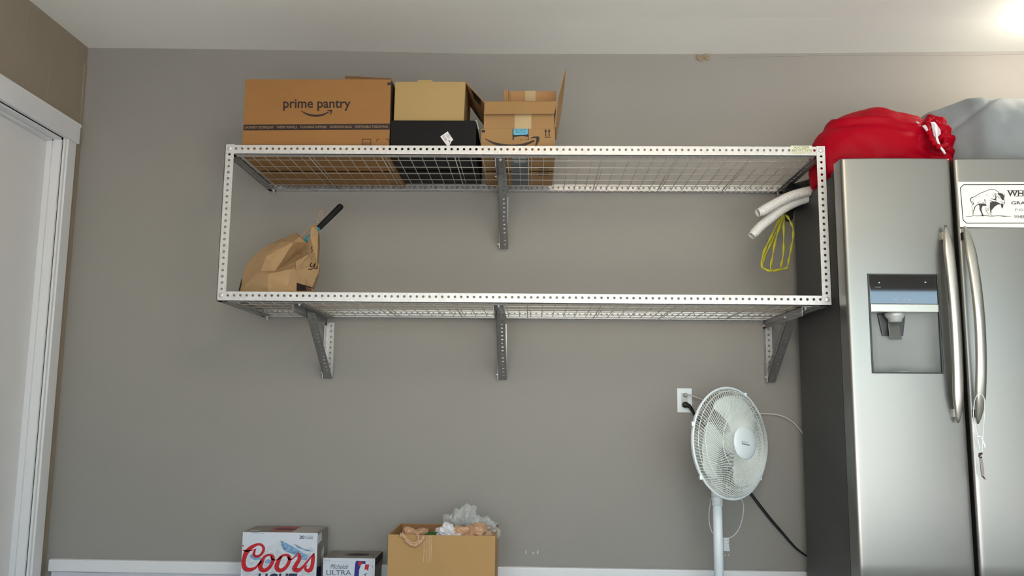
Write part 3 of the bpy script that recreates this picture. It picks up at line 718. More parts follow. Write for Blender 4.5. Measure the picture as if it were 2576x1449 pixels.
poly(m, [(640,700),(720,690),(860,690),(900,710),(915,760),(840,755),(800,765),(770,850),(790,930),(820,1010),(830,1050),(790,1050),(770,980),(735,900),(710,850),(715,790),(700,735)], PS, ks)
poly(m, [(1010,650),(1080,650),(1200,640),(1290,690),(1300,715),(1220,725),(1140,780),(1080,850),(1050,880),(1050,960),(1030,970),(1010,900),(1000,800)], PS, ks)
poly(m, [(1215,400),(1300,395),(1370,420),(1410,480),(1405,560),(1390,600),(1345,590),(1310,530),(1290,480),(1250,460)], PS, ks)
poly(m, [(1300,700),(1375,690),(1385,760),(1355,840),(1330,800)], PS, ks)
L_((1385,395,8),(1425,450,10),(1415,520,8)); L_((1195,400,10),(1200,470,12),(1245,515,12),(1300,510,8)); L_((1410,560,10),(1425,660,14),(1400,710,14),(1310,690,10)); L_((1320,610,10),(1330,660,12)); L_((1355,650,12),(1405,680,14)); L_((1270,545,12),(1300,555,12))
L_((1160,400,20),(1150,460,26),(1180,520,30),(1150,570,40),(1200,600,20)); L_((1030,560,14),(1100,570,20),(1140,590,24)); L_((1020,600,10),(1080,640,24),(1180,640,18)); L_((1100,470,12),(1120,490,18)); L_((1110,375,8),(1105,400,10)); L_((1065,410,8),(1080,440,8))
L_((925,420,8),(920,450,10),(930,485,8)); L_((715,475,6),(685,500,10)); L_((620,500,6),(620,530,10),(600,550,8)); L_((860,570,16),(870,640,26)); L_((655,655,10),(690,680,18)); L_((700,620,8),(720,640,10)); L_((790,655,10),(830,680,20)); L_((980,575,8),(1000,620,10)); L_((880,650,12),(900,690,16))
L_((900,790,8),(890,850,10),(915,920,14),(960,960,8)); L_((960,800,8),(965,900,8)); L_((960,960,8),(975,1040,8)); L_((1040,980,8),(1080,1050,10)); L_((1000,940,8),(1040,1045,8)); L_((940,750,6),(970,780,8)); L_((930,820,16),(925,900,16))
lab(pr('bison_drawing', m, mat('charcoal_print', (.2,.2,.2)), MG), 'black line drawing of a standing bison')
m = M()
m_ = M(); text(m_, 'WHE', 2534, 2588, 478.5, 494, PS, bold=.03)
for x in (2533, 2542, 2549): ribbon(m_, [(x, 479.3, 1.6), (x+6, 479.3, 1.6)], PS)
for x, y in ((2555,479.3),(2555,493.3),(2565,479.3),(2565,493.3)): ribbon(m_, [(x, y, 1.4), (x+6, y, 1.4)], PS)
text(m_, 'GRAI', 2543.5, 2583, 506.5, 514.5, PS, bold=.025); text(m_, 'P.O. B', 2554, 2590, 525, 531, PS); text(m_, 'WHER', 2550.5, 2580, 541, 549, PS, bold=.008)
pr('lettering', m_, mat('charcoal_print', (.2,.2,.2)), MG)
# ================================================================= STRING AND BLADE ON THE HANDLE
KT = empty('hanging_seam_blade', 114, -7.6, -30, 'small metal blade hanging by white string from the right fridge handle', 'blade')
kk = (4.83, 2340, 940)
def KP(a, b, Y=-8.2): return U(a/kk[0]+kk[1], b/kk[0]+kk[2], Y)
m = M()
m.tube(cat_rom([KP(575,765), KP(550,640), KP(526,500), KP(530,400), KP(548,300,-9), KP(600,240,-9.6), KP(655,300,-9), KP(660,460), KP(650,620), KP(638,780), KP(632,900), KP(628,965)], 4), .07, 6)
m.tube(cat_rom([KP(575,770), KP(590,860), KP(608,965)]), .07, 6)
m.tube(cat_rom([KP(565,772), KP(585,762), KP(610,768), KP(632,795), KP(650,840), KP(672,885)]), .11, 6); m.tube(cat_rom([KP(630,795), KP(652,850), KP(665,905)]), .08, 6)
build('string', m, whitepl, KT, smooth=True)
bl = [(603,1015),(632,1015),(655,1150),(660,1235),(625,1240),(612,1120)]
build('blade_handle', M().slab([KP(a, b, -8) for a, b in bl], (0,1,0), .15), mat('worn_steel', (.55,.52,.50), .4, .9), KT)
build('blade_tip', M().slab([KP(a, b, -8) for a, b in ((622,1240),(650,1242),(682,1290),(655,1278))], (0,1,0), .08), mat('dark_steel', (.32,.26,.24), .35, .9), KT)
build('clasp', M().tube(cat_rom([KP(590,985), KP(600,970), KP(630,965), KP(615,985), KP(592,1000), KP(610,1018), KP(628,1012)]), .1, 6), mat('dark_steel', (.32,.26,.24)), KT, smooth=True)

# ================================================================= SOFT BAGS
def blob(st, seg=40, sup=2.4, amp=.25, sc=.25, ridge=None):
    """st: list of (x, yc, ry, zb, zt); cross sections are superellipses in the YZ plane"""
    Q = []
    A = [Vector(s[:3]) for s in st]; Bq = [Vector((s[3], s[4], 0)) for s in st]
    A = cat_rom(A, 5); Bq = cat_rom(Bq, 5); m = M(); n = len(A)
    for i in range(n):
        x, yc, ry = A[i]; zb, zt = Bq[i].x, Bq[i].y; zc = (zb+zt)/2; rz = max((zt-zb)/2, .02); ry = max(ry, .02)
        for j in range(seg):
            a = 2*math.pi*j/seg; ca, sa = math.cos(a), math.sin(a)
            ex = 2/sup; py = math.copysign(abs(ca)**ex, ca); pz = math.copysign(abs(sa)**ex, sa)
            p = Vector((x, yc+ry*py, zc+rz*pz)); nn = Vector((0, ca, sa))
            q = noise.fractal(p*sc, .9, 2.2, 3)*amp
            if ridge: q += ridge(i/n, a, p)
            k = min(1, ry/1.2, rz/.8)
            p += nn*q*k; p.x += noise.noise(p*sc*1.3+Vector((9, 3, 1)))*amp*.6*k
            m.v.append(tuple(p))
    for i in range(n-1):
        for j in range(seg): m.f.append((i*seg+j, i*seg+(j+1) % seg, (i+1)*seg+(j+1) % seg, (i+1)*seg+j))
    m.f.append(tuple(range(seg))[::-1]); m.f.append(tuple(range((n-1)*seg, n*seg)))
    return m
def T(px, py, Y=8): p = U(px, py, Y); return p[0], p[2]
# red laundry bag: top silhouette
red = empty('laundry_bag', 106, 8, 19.8, 'shiny red drawstring laundry bag on the left of the fridge top', 'bag')
sil = [(2041, 375, 20.0), (2050, 352, 19.9), (2075, 324, 19.9), (2110, 300, 19.9), (2150, 285, 19.9), (2200, 276, 19.9), (2240, 283, 19.9), (2285, 290, 19.9), (2312, 300, 19.9), (2335, 294, 19.9), (2360, 304, 19.9), (2374, 335, 19.9), (2378, 370, 20)]
st = []
x0 = None
for i, (px, py, zb) in enumerate(sil):
    x, z = T(px, py, 7.5); ry = [1.6, 3.0, 4.4, 5.2, 5.6, 5.8, 5.6, 4.8, 3.8, 4.4, 4.4, 3.4, 2.2][i]; st.append((x, 7.8, ry, zb, z))
st.insert(0, (st[0][0]-.25, 8.0, .5, 20.8, st[0][4]-2.2))
def rr(t, a, p):
    # big fold running from the left shoulder down to the mouth, gathers fanning out from the mouth
    f1 = p.z-(30.6-3.2*max(0, (t-.35))**1.1*2.4); fold = .55*math.exp(-(f1/.35)**2)*min(1, t*3)-.35*math.exp(-((f1+.9)/.5)**2)
    g = max(0, min(1, (t-.50)/.25)); fan = math.sin(p.z*3.6+p.x*.9+2.2*noise.noise(p*.3))+.5*math.sin(p.z*7.5+p.x*1.5)
    low = .3*math.sin(p.x*1.1+p.z*1.7+1)*max(0, 1-abs(p.z-21.5)/2)
    return fold+g*.42*fan+low
build('bag_body', blob(st, 96, 2.3, .4, .22, rr), redfab, red, smooth=True)
# the part of the bag that sags over the fridge edge
dr = [(2041, 392), (2041, 420), (2044, 450), (2050, 476), (2068, 474), (2088, 452), (2100, 435), (2108, 410), (2108, 392)]
m = M(); ctr = Vector(U(2070, 410, 8.4)); rings = []
for (s_, yy) in ((1., 8.2), (.97, 7.4), (.8, 6.5), (.4, 6.1)):
    rings.append([Vector(U(2072+(q.x-2072)*s_, 408+(q.y-408)*s_, 8.2))+Vector((0, yy-8.2, 0)) for q in cat_rom([(a, b, 0) for a, b in dr], 4)])
rings.insert(0, [p+Vector((0, 1.2, 0)) for p in rings[0]]); n = len(rings[0])
for r_ in rings: m.v += [tuple(p+Vector((noise.noise(p*.6)*.12, 0, noise.noise(p*.5)*.12))) for p in r_]
for i in range(len(rings)-1):
    for j in range(n-1): m.f.append((i*n+j, i*n+j+1, (i+1)*n+j+1, (i+1)*n+j))
m.f.append(tuple((len(rings)-1)*n+j for j in range(n)))
build('sagging_corner', m, redfab, red, smooth=True)
kr = (4.39, 2000, 230)
def RP(a, b, Y=2.2): return U(a/kr[0]+kr[1], b/kr[0]+kr[2], Y)
m = M()
m.tube(cat_rom([RP(1500,352), RP(1540,352,2.0), RP(1560,420,1.9), RP(1560,500,1.8), RP(1580,570,1.6), RP(1620,640,1.4), RP(1660,690,1.4)]), .17, 8)
m.tube(cat_rom([RP(1545,360,2.1), RP(1552,440,1.8), RP(1572,520,1.7), RP(1600,600,1.5), RP(1650,665,1.3)]), .13, 8)
build('white_drawcord', m, whitepl, red, smooth=True)
m = M(); m.slab([RP(a, b, 2.1) for a, b in ((1500,360),(1550,355),(1600,430),(1605,470),(1560,515),(1530,500))], (0,-.2,0), 1); m.slab([RP(a, b, 2.6) for a, b in ((1325,332),(1345,335),(1375,358),(1350,358))], (0,-.2,0), 1)
m.slab([RP(a, b, 2.4) for a, b in ((1400,385),(1430,370),(1455,400),(1478,465),(1445,440))], (0,-.2,0), 1)
lab(build('white_lining', m, mat('white_mesh_cloth', (.80,.74,.78), .7), red), 'white lining showing at the mouth')
# ruffled collar round the mouth
m = M(); cc = Vector(RP(1560, 470, 3.0)); ring = []
for j in range(60):
    a = 2*math.pi*j/60; e = 1+.05*math.sin(a*13)+.03*math.sin(a*7+1)
    ring.append(cc+Vector((math.cos(a)*1.45*e, math.sin(a)*1.2+math.cos(a)*.6, math.sin(a)*0+math.cos(a-math.pi/2)*2.75*e)))
m.tube(ring, [.42+.13*math.sin(j*1.7)+.06*math.sin(j*.9) for j in range(60)], 10, closed=True)
build('gathered_collar', m, redfab, red, smooth=True)
# grey comforter
gs = []
for (px, py, ry, yc) in ((2296, 345, 1.5, 14), (2312, 306, 4, 14), (2345, 291, 5.5, 13), (2385, 276, 6.5, 12), (2415, 264, 7.4, 11), (2450, 262, 8, 10.5), (2500, 262, 8, 10.5), (2550, 264, 8, 10.5), (2600, 272, 8, 10.5), (2680, 290, 7.6, 10.5), (2740, 330, 6, 10.5), (2765, 370, 3, 10.5)):
    x, z = T(px, py, yc); gs.append((x, yc, ry, 19.95, z))
def gr(t, a, p):
    d1 = (p.z-28.2)*.75-(p.x-117.0)*.55; d2 = (p.z-24.6)*.75-(p.x-116.4)*.55
    return .18*math.sin(3*a+t*14)-.75*math.exp(-(d1/.32)**2)-.55*math.exp(-(d2/.25)**2)*(p.z < 27)+.25*math.sin(p.x*1.5+p.z*.4)*max(0, 1-abs(p.z-22)/2.5)
gc = build('comforter', blob(gs, 96, 2.6, .8, .12, gr), greyfab, smooth=True)
tag(gc, 'bundled light grey comforter on the fridge top, right of the red bag', 'comforter')
# black bin bag behind the fridge edge
BB = empty('bin_bag', 95, 15, 18, 'black plastic bag sagging off the fridge top behind the white hoses', 'bag')
st = [(93.4, 17.0, .3, 19.2, 20.4), (94.1, 17.0, 1.8, 18.0, 21.8), (95.2, 17.2, 3.0, 17.4, 22.7), (97.2, 17.3, 3.6, 19.6, 23.2), (100, 17.3, 3.8, 19.95, 24), (104, 17.3, 3.8, 19.95, 24), (108, 17.3, 2, 19.95, 22)]
kz = (5.575, 1840, 440)
def ZP(a, b, Y=14.5): return U(a/kz[0]+kz[1], b/kz[0]+kz[2], Y)
build('bag_body', blob(st, 40, 2.0, .5, .35), blackbag, BB, smooth=True)
fp = [(655,550),(760,450),(870,340),(1010,320),(1020,350),(930,425),(880,500),(865,610),(850,635),(800,630),(765,570),(720,560)]
build('gathered_mouth', M().slab([ZP(a, b, 15.0) for a, b in fp], (0,1,0), 1.6), blackbag, BB, bevel=.15)
strands = [[(740,560),(700,600),(640,690),(560,860),(500,980),(440,1130),(428,1280),(490,1330),(570,1348)], [(740,562),(690,680),(645,820),(600,1010),(572,1180),(548,1300),(575,1348)],
           [(745,560),(735,700),(735,900),(733,1080),(708,1230),(690,1300)], [(750,550),(790,590),(830,660),(862,740),(868,850),(850,980),(822,1120),(800,1230),(780,1300),(700,1322),(570,1350)], [(738,560),(712,640),(670,740),(600,860),(530,1010),(455,1170),(445,1290),(500,1330)]]
for i, s_ in enumerate(strands):
    q = cat_rom([ZP(a, b, 14.2+.25*i) for a, b in s_], 5); w_ = [.20+.09*math.sin(k*.9+i) for k in range(len(q))]
    lab(build('drawstring', M().tube(q, w_, 8, flat=.35), yellow, BB, smooth=True), 'yellow plastic drawstring loop')
# white pool hoses
def hosing(name, label, pts, Ys, r, cuff):
    t = empty(name, *ZP(*pts[0], Ys[0]), label, 'hose', 'corrugated hoses sticking out over the fridge side')
    C = cat_rom([ZP(a, b, y) for (a, b), y in zip(pts, Ys)], 40)
    D = [0]; 
    for a, b in zip(C, C[1:]): D.append(D[-1]+(b-a).length)
    dense = []; rs = []; L = D[-1]; n = int(L/.07); j = 0
    for i in range(n+1):
        s_ = L*i/n
        while j < len(D)-2 and D[j+1] < s_: j += 1
        u_ = (s_-D[j])/max(D[j+1]-D[j], 1e-6); dense.append(C[j].lerp(C[j+1], u_))
        rs.append(r*(1+.045*math.sin(2*math.pi*s_/.28)) if s_ > cuff else r*(.86 if s_ < cuff*.7 else 1.02))
    i1 = int(cuff/.07)
    build('corrugated_tube', M().tube(dense[i1:], rs[i1:], 20, caps=False), hose, t, smooth=True)
    m = M(); m.tube(dense[:i1+3], rs[:i1+3], 24, caps=False); inner = [x*.82 for x in rs[:i1+3]]
    m.tube(dense[:i1+3], inner, 24, caps=False)
    k = 24; o = (i1+3)*24; m.f += [(j, (j+1) % k, o+(j+1) % k, o+j) for j in range(k)]
    build('end_cuff', m, hose, t, smooth=True, recalc=False)
    d0 = (dense[1]-dense[0]).normalized()
    return t
hosing('corrugated_hose', 'upper white corrugated hose with the narrower stepped cuff', [(368,532),(440,502),(560,435),(700,360),(830,300),(950,262),(1100,225),(1260,200),(1500,190)], [9.0,9.2,9.6,10,10.3,10.6,10.8,11,11], .82, 1.1)
hosing('corrugated_hose', 'lower white corrugated hose drooping further left over the yellow drawstring', [(282,855),(350,785),(420,712),(560,600),(680,505),(800,430),(930,370),(1100,320),(1300,290)], [10.2,10.4,10.6,11,11.3,11.6,12,12.2,12.4], .80, 1.0)

# ================================================================= OUTLET, PLUGS, CORDS
OU = empty('wall_outlet', 76.9, 24, -17.7, 'white duplex wall outlet with a rectangular cover plate beside the fan', 'outlet')
pa, pb_ = U(1703, 976.5, 23.85), U(1741.5, 1038, 23.85)
build('cover_plate', M().box(pa[0], pb_[0], 23.78, 24, pb_[2], pa[2]), whitepl, OU, bevel=.07)
q0, q1 = U(1713.5, 989, 23.78), U(1730.5, 1024.5, 23.78)
build('receptacle', M().box(q0[0], q1[0], 23.68, 23.8, q1[2], q0[2]), mat('white_receptacle', (.80,.80,.81), .4), OU, bevel=.04)
ko = (4.392, 1680, 950)
def OP(a, b, Y): return U(a/ko[0]+ko[1], b/ko[0]+ko[2], Y)
WC = empty('extension_cord', *OP(190, 195, 23.7), 'beige cord plugged into the upper socket, looping behind the fan to the fridge', 'cord')
build('plug', M().lathe([(.36, 0), (.38, .5), (.3, .9), (.2, 1.1)], OP(188, 195, 23.7), (0,-1,0), 20), mat('grey_beige_plug', (.66,.66,.64), .5), WC, smooth=True)
build('cord', M().tube(cat_rom([OP(190,195,22.9), OP(240,192,22.6), OP(310,215,22.9), OP(400,252,23.4), OP(520,300,23.6), OP(700,370,23.7), OP(900,392,23.7), OP(1100,400,23.6), OP(1200,408,23.6), OP(1300,440,23.5), OP(1390,500,23.4), OP(1460,575,23.2), OP(1540,680,22.9)], 6), .15, 8), cordw, WC, smooth=True)
BC = empty('power_cord', *OP(190, 300, 23.7), 'thick black cord with a round angled plug in the lower socket', 'cord')
build('plug', M().lathe([(.52, 0), (.56, .2), (.52, .7), (.3, .85)], OP(190, 300, 23.7), (0,-1,0), 24).tube(cat_rom([OP(195,300,23.2), OP(235,315,23.1), OP(265,355,23.1), OP(295,405,23.2)]), [.5,.5,.48,.45,.42,.4,.38,.36,.34,.33,.32,.31,.3,.28,.26,.24,.22,.2,.2][:19], 12), cordb, BC, smooth=True)
kc = (5.386, 1700, 1180)
pts = [OP(290,398,23.2), OP(340,460,23.5), OP(400,530,23.6), OP(520,700,23.7), OP(700,960,23.7), OP(860,1190,23.5)]+[U(a/kc[0]+kc[1], b/kc[0]+kc[2], 23.5) for a, b in ((1020,335),(1150,510),(1300,700),(1440,860),(1560,1000),(1650,1090),(1765,1172),(1860,1230))]
q = cat_rom(pts, 6); build('cord', M().tube(q, [.26-.13*max(0, (i/len(q)-.6)/.4) for i in range(len(q))], 10), cordb, BC, smooth=True)

# ================================================================= FAN
FC = Vector((82.45, 12.6, -22.6)); th = math.radians(37); ti = math.radians(3)
fa = Vector((math.sin(th)*math.cos(ti), -math.cos(th)*math.cos(ti), math.sin(ti))).normalized()
fu = Vector((math.cos(th), math.sin(th), 0)); fv = fu.cross(fa) ; fv = fv if fv.z > 0 else -fv
FA = lambda u, v, w_: FC+fu*u+fv*v+fa*w_
FN = empty('pedestal_fan', 80.6, 16.2, FL, 'white pedestal fan with a round wire cage turned to the right, below the outlet', 'fan')
RR = 9.15
def grille(name, sgn, depth, hubr, N, twist, rings):
    m = M()
    for i in range(N):
        a0 = 2*math.pi*i/N; pts = []
        for j in range(9):
            t = j/8; r = hubr+(RR-.1-hubr)*t; a = a0+twist*(1-t)**1.3
            w_ = sgn*(depth*(1-t**2.6)*.92+.15) if t < 1 else sgn*.1
            pts.append(FA(r*math.cos(a), r*math.sin(a), w_))
        m.tube(pts, .052, 4)
    for r in rings:
        t = (r-hubr)/(RR-hubr); w_ = sgn*(depth*(1-t**2.6)*.92+.10)
        m.tube([FA(r*math.cos(a), r*math.sin(a), w_) for a in [2*math.pi*k/64 for k in range(64)]], .06, 5, closed=True)
    return stuff(build(name, m, whitewire, FN, smooth=True))
grille('front_grille', 1, 3.0, 2.5, 104, 1.0, (5.0, 7.7, 8.6))
grille('rear_grille', -1, 3.2, 2.2, 96, -.9, (4.6, 7.4, 8.6))
m = M(); m.tube([FA(RR*math.cos(a), RR*math.sin(a), 0) for a in [2*math.pi*k/72 for k in range(72)]], .2, 8, closed=True); build('cage_rim', m, whitepl, FN, smooth=True)
m = M(); m.tube([FA((RR-.25)*math.cos(a), (RR-.25)*math.sin(a), -.55) for a in [2*math.pi*k/72 for k in range(72)]], .12, 6, closed=True); build('rear_rim', m, whitepl, FN, smooth=True)
for a in (math.radians(160), math.radians(215), math.radians(320), math.radians(60)):
    m = M(); p = FA((RR+.15)*math.cos(a), (RR+.15)*math.sin(a), -.2); m.box(p.x-.22, p.x+.22, p.y-.5, p.y+.5, p.z-.35, p.z+.35); build('rim_clip', m, whitepl, FN, bevel=.08)
badge = build('hub_badge', M().lathe([(2.62, 2.55), (2.72, 2.8), (2.68, 3.05), (2.4, 3.22), (1.2, 3.35), (.05, 3.38)], FC, fa, 40), whitepl, FN, smooth=True)
OH = on_mesh(badge, .03); m = M()
text(m, 'Made by', 1866, 1880, 1110, 1113.6, OH, rot=.24); text(m, 'Essentials', 1866, 1886, 1115, 1119.5, OH, bold=.02, rot=.24); pr('lettering', m, black, badge)
def blade(a0):
    m = M(); N, K = 12, 14; vs = []
    for i in range(N+1):
        t = i/N; r = 1.1+6.8*t
        hw = math.radians(12+36*math.sin(min(1, t*1.15)*math.pi*.5))*(1 if t < .75 else math.sqrt(max(0.02, 1-((t-.75)/.26)**2)))
        cen = a0+math.radians(-14+26*t)
        for j in range(K+1):
            s_ = j/K*2-1; a = cen+hw*s_; vs.append(FA(r*math.cos(a), r*math.sin(a), .1-.75*s_*(.35+.45*t)+.3*(1-s_*s_)))
    o = len(vs); vs += [p-fa*.09 for p in vs]; W = K+1
    fs = [(i*W+j, i*W+j+1, (i+1)*W+j+1, (i+1)*W+j) for i in range(N) for j in range(K)]
    fs += [tuple(o+x for x in f[::-1]) for f in fs]
    bd = [i*W for i in range(N+1)]+[N*W+j for j in range(1, K+1)]+[i*W+K for i in range(N-1, -1, -1)]+[j for j in range(K-1, 0, -1)]
    fs += [(bd[i], bd[(i+1) % len(bd)], o+bd[(i+1) % len(bd)], o+bd[i]) for i in range(len(bd))]
    m.add(vs, fs); return build('blade', m, bladem, FN, smooth=True)
for d_ in (66, 187, 306): blade(math.radians(d_))
build('rotor_hub', M().lathe([(1.7, -.9), (1.8, .3), (1.6, 1.0), (.5, 1.3)], FC, fa, 28), bladem, FN, smooth=True)
build('motor_housing', M().lathe([(2.2, -3.1), (2.7, -3.4), (2.75, -5), (2.4, -6.6), (1.5, -7.4), (.2, -7.6)], FC, fa, 28), whitepl, FN, smooth=True)
PX, PY = 80.75, 16.3
build('neck', M().tube([(PX, PY, -29.5), (PX, PY, -26.2), (PX-.2, PY-.1, -24.2)], [.95, 1.0, 1.2], 18).lathe([(1.0, -2.3), (1.0, 0)], (PX, PY, -29.5), (0,0,1), 20), whitepl, FN, smooth=True)
build('pole', M().lathe([(.80, FL+1.2), (.80, -30.8)], (PX, PY, 0), (0,0,1), 24), whitepl, FN, smooth=True)
build('pole_collar', M().lathe([(.92, -33.2), (.92, -30.6), (.85, -30.4)], (PX, PY, 0), (0,0,1), 24), whitepl, FN, smooth=True)
build('base', M().lathe([(6.4, FL), (6.5, FL+.3), (6.2, FL+.7), (3, FL+1.2), (1.2, FL+1.7), (.9, FL+2.6)], (PX, PY, 0), (0,0,1), 40), whitepl, FN, smooth=True)
def CP(a, b, Y=16.5): return U(a/kc[0]+kc[1], b/kc[0]+kc[2], Y)
cd_ = build('fan_cord', M().tube(cat_rom([CP(500,280), CP(490,370), CP(462,500), CP(450,640), CP(460,760), CP(490,850), CP(530,900)], 6), .07, 6).tube(cat_rom([CP(870,330), CP(885,390), CP(915,480), CP(918,560), CP(895,700), CP(850,820), CP(790,895), CP(725,935), CP(660,935)], 6), .08, 6), cordw, FN, smooth=True)
build('cord_tag', M().slab([CP(a, b, 16.2) for a, b in ((645,930),(725,930),(718,1000),(733,1113),(650,1110))], (0,1,0), .05), mat('grey_tag_paper', (.72,.74,.76), .5, var=.3, vscale=150), cd_)

# ================================================================= THINGS ON THE FLOOR
def pbox(name, label, x0, x1, y0, y1, z1, sidem, cat='beverage box', dx=0.):
    r = empty(name, (x0+x1)/2, (y0+y1)/2, FL, label, cat)
    build('carton_body', M().hexa([(x0,y0,FL),(x1,y0,FL),(x1,y1,FL),(x0,y1,FL)], [(x0+dx,y0,z1),(x1,y0,z1),(x1,y1,z1),(x0+dx,y1,z1)]), sidem, r, bevel=.1)
    return r
# 30-can pack
YC = 15.5; c0_, c1_ = U(613, 1337.5, YC), U(800, 1341, YC)
bx = pbox('can_case', 'silver thirty-can case with big red script and a snowy mountain, leftmost on the floor', c0_[0]-.15, c1_[0], YC, 23.0, c0_[2], greycard)
zt = c0_[2]; xr = c1_[0]; xl = c0_[0]-.15
P0 = on_plane(YC, .01); P = on_plane(YC, .02); P2 = on_plane(YC, .03); P3 = on_plane(YC, .045); kk1 = (10.426, 600, 1310)
m = M(); m.box(xl+.03, xr-.03, YC-.012, YC+.01, FL+.1, zt-.06); pr('front_panel', m, whitecard, bx)
m = M(); poly(m, [(100,1560),(100,930),(280,860),(420,960),(560,900),(720,720),(900,610),(1030,530),(1110,500),(1200,560),(1400,660),(1460,600),(1600,660),(1750,740),(1880,680),(2000,760),(1990,1560)], P, kk1); mt_ = lab(pr('mountain_print', m, mount, bx), 'printed snowy mountain')
m = M()
poly(m, [(1100,520),(1250,585),(1500,720),(1700,850),(1850,920),(1760,1050),(1600,1000),(1450,890),(1300,830),(1180,770),(1130,680)], P2, kk1)
poly(m, [(1440,600),(1700,725),(1960,810),(1800,800),(1560,720)], P2, kk1); poly(m, [(680,1080),(760,1010),(860,1020),(880,1110),(760,1130)], P2, kk1); poly(m, [(280,930),(370,860),(400,960),(560,940),(620,1020),(420,1040)], P2, kk1)
pr('mountain_shadow_print', m, blueink, mt_)
m = M()
for pts in ([(465,735,14),(430,780,45),(405,850,72),(415,915,74),(490,935,64),(585,890,64),(650,790,72),(655,700,72),(590,628,66),(480,625,66),(330,705,100),(205,835,120),(145,1000,110),(135,1150,120),(185,1260,125),(300,1285,100),(430,1240,66),(530,1140,50),(600,1050,50)],
            [(112,765,20),(190,790,50),(330,778,26),(462,740,8)], [(112,640,40),(125,690,10)]):
    ribbon(m, pts, P3, kk1, 6)
for dx in (0, 430):
    ribbon(m, [(600+dx,1100,110),(680+dx,950,70),(800+dx,895,60),(895+dx,940,90),(900+dx,1060,90),(820+dx,1210,90),(700+dx,1300,100),(600+dx,1280,120),(570+dx,1200,120)], P3, kk1, 6, closed=True)
ribbon(m, [(865,930,40),(870,1000,50),(960,1030,26),(1050,1005,30),(1130,940,40)], P3, kk1); ribbon(m, [(1300,940,50),(1330,1010,50),(1400,1010,36),(1480,940,34),(1560,840,22)], P3, kk1)
ribbon(m, [(1562,830,16),(1600,920,90),(1590,1020,100),(1500,1170,110),(1470,1265,130),(1560,1300,110),(1680,1220,70),(1850,1010,46),(1985,850,22)], P3, kk1)
ribbon(m, [(1985,850,20),(1960,960,90),(1935,1160,100),(1880,1290,110),(1790,1300,90),(1750,1240,60),(1795,1170,26)], P3, kk1)
lab(pr('script_lettering', m, redink, bx), 'big red script word')
m = M(); text(m, 'LIGHT', 647, 748, 1442.5, 1474, P3, bold=.03, shear=.15)
text(m, '30', 753.5, 766, 1347.5, 1355.5, P3, bold=.02); text(m, '12FL OZ', 771.5, 787, 1347.5, 1350.5, P3); text(m, 'CANS', 771, 787, 1351.8, 1356, P3, bold=.015); ribbon(m, [(768.7, 1347, .6), (768.7, 1356.5, .6)], P3)
ribbon(m, [(632.5, 1340.2, .7), (652, 1340.6, .7)], P3); ribbon(m, [(655, 1341.5, .6), (664, 1341.7, .6)], P3)
pr('lettering', m, navy, bx)
m = M(); ya, yb = YC, 23
m.box(xl+4.2, xl+8.1, ya+1.0, yb-.6, zt, zt+.02); pr('top_red_print', m, mat('faded_red_print', (.62,.30,.30), .5), bx)
m = M(); m.box(xl+8.2, xr-.4, ya+.3, yb-.8, zt+.005, zt+.03); m.box(xl+.8, xl+2.4, ya+1, ya+2.2, zt+.005, zt+.03); pr('top_white_print', m, mat('dull_white_print', (.66,.64,.62), .5, var=.25, vscale=40), bx)
m = M().slab([(xl+4.7+math.cos(a)*1.9+(1.6), ya+3.6+math.sin(a)*.55, zt+.02) for a in [2*math.pi*k/16 for k in range(16)]], (0,0,1), .015); lab(pr('hand_hole', m, black, bx), 'dark hand hole')
m = M(); m.slab([(xr+.01, ya+.2, zt-.4), (xr+.01, ya+2.6, zt-.25), (xr+.01, ya+2.9, zt-1.6), (xr+.01, ya+.2, zt-1.9)], (1,0,0), .02); m.slab([(xr+.01, ya+3.0, zt-3.6), (xr+.01, ya+4.6, zt-2.9), (xr+.01, ya+5, FL+1), (xr+.01, ya+3.2, FL+1)], (1,0,0), .02); pr('side_print', m, whitecard, bx)
m = M(); m.slab([(xr+.01, ya+.1, zt-5.6), (xr+.01, yb-.1, zt-6.6), (xr+.01, yb-.1, FL+.2), (xr+.01, ya+.1, FL+.2)], (1,0,0), .015); pr('side_navy_print', m, navy, bx)
# 12-can pack
YU = 16.2; c0_, c1_ = U(813, 1402.5, YU), U(944, 1404, YU)
bu = pbox('can_case', 'low white twelve-can case with blue lettering between the silver case and the open carton', c0_[0], c1_[0], YU, 23.6, c0_[2], greycard)
zt = c0_[2]; xl = c0_[0]; xr = c1_[0]
m = M(); m.box(xl+.03, xr-.03, YU-.012, YU+.01, FL+.1, zt-.05); pr('front_panel', m, whitecard, bu)
ku = (6.133, 580, 1250); P2 = on_plane(YU, .03); P3 = on_plane(YU, .045); P4 = on_plane(YU, .06)
m = M(); text(m, '12|12', 816, 830.5, 1407.5, 1412, P2); text(m, 'Michelob', 831, 876, 1419.5, 1431, P2, shear=.5)
ribbon(m, [(1530,1085,3),(1560,1045,4),(1590,1050,4),(1570,1085,4)], P2, ku)
X0 = 580+1480/6.133; text(m, 'ULTRA', X0, 580+1858/6.133, 1434.5, 1446.8, P2)
for x in (821.5, 829.5, 836, 848, 853.5, 861.5): ribbon(m, [(x, 1434.9, .7), (x+4, 1434.9, .7)], P2)
pr('lettering', m, mat('slate_blue_print', (.22,.28,.42), .5), bu)
m = M(); ribbon(m, [(1435,1020,3),(1600,1000,4),(1800,1000,4),(1930,1020,3)], P2, ku); pr('swoosh_print', m, mat('pale_grey_print', (.65,.68,.72), .5), bu)
m = M(); poly(m, [(1940,985),(2080,990),(2085,1030),(2020,1040),(1985,1120),(1975,1250),(1905,1250),(1915,1100),(1925,1020)], P2, ku); pr('blue_can_print', m, mat('royal_blue_print', (.08,.13,.48), .4), bu)
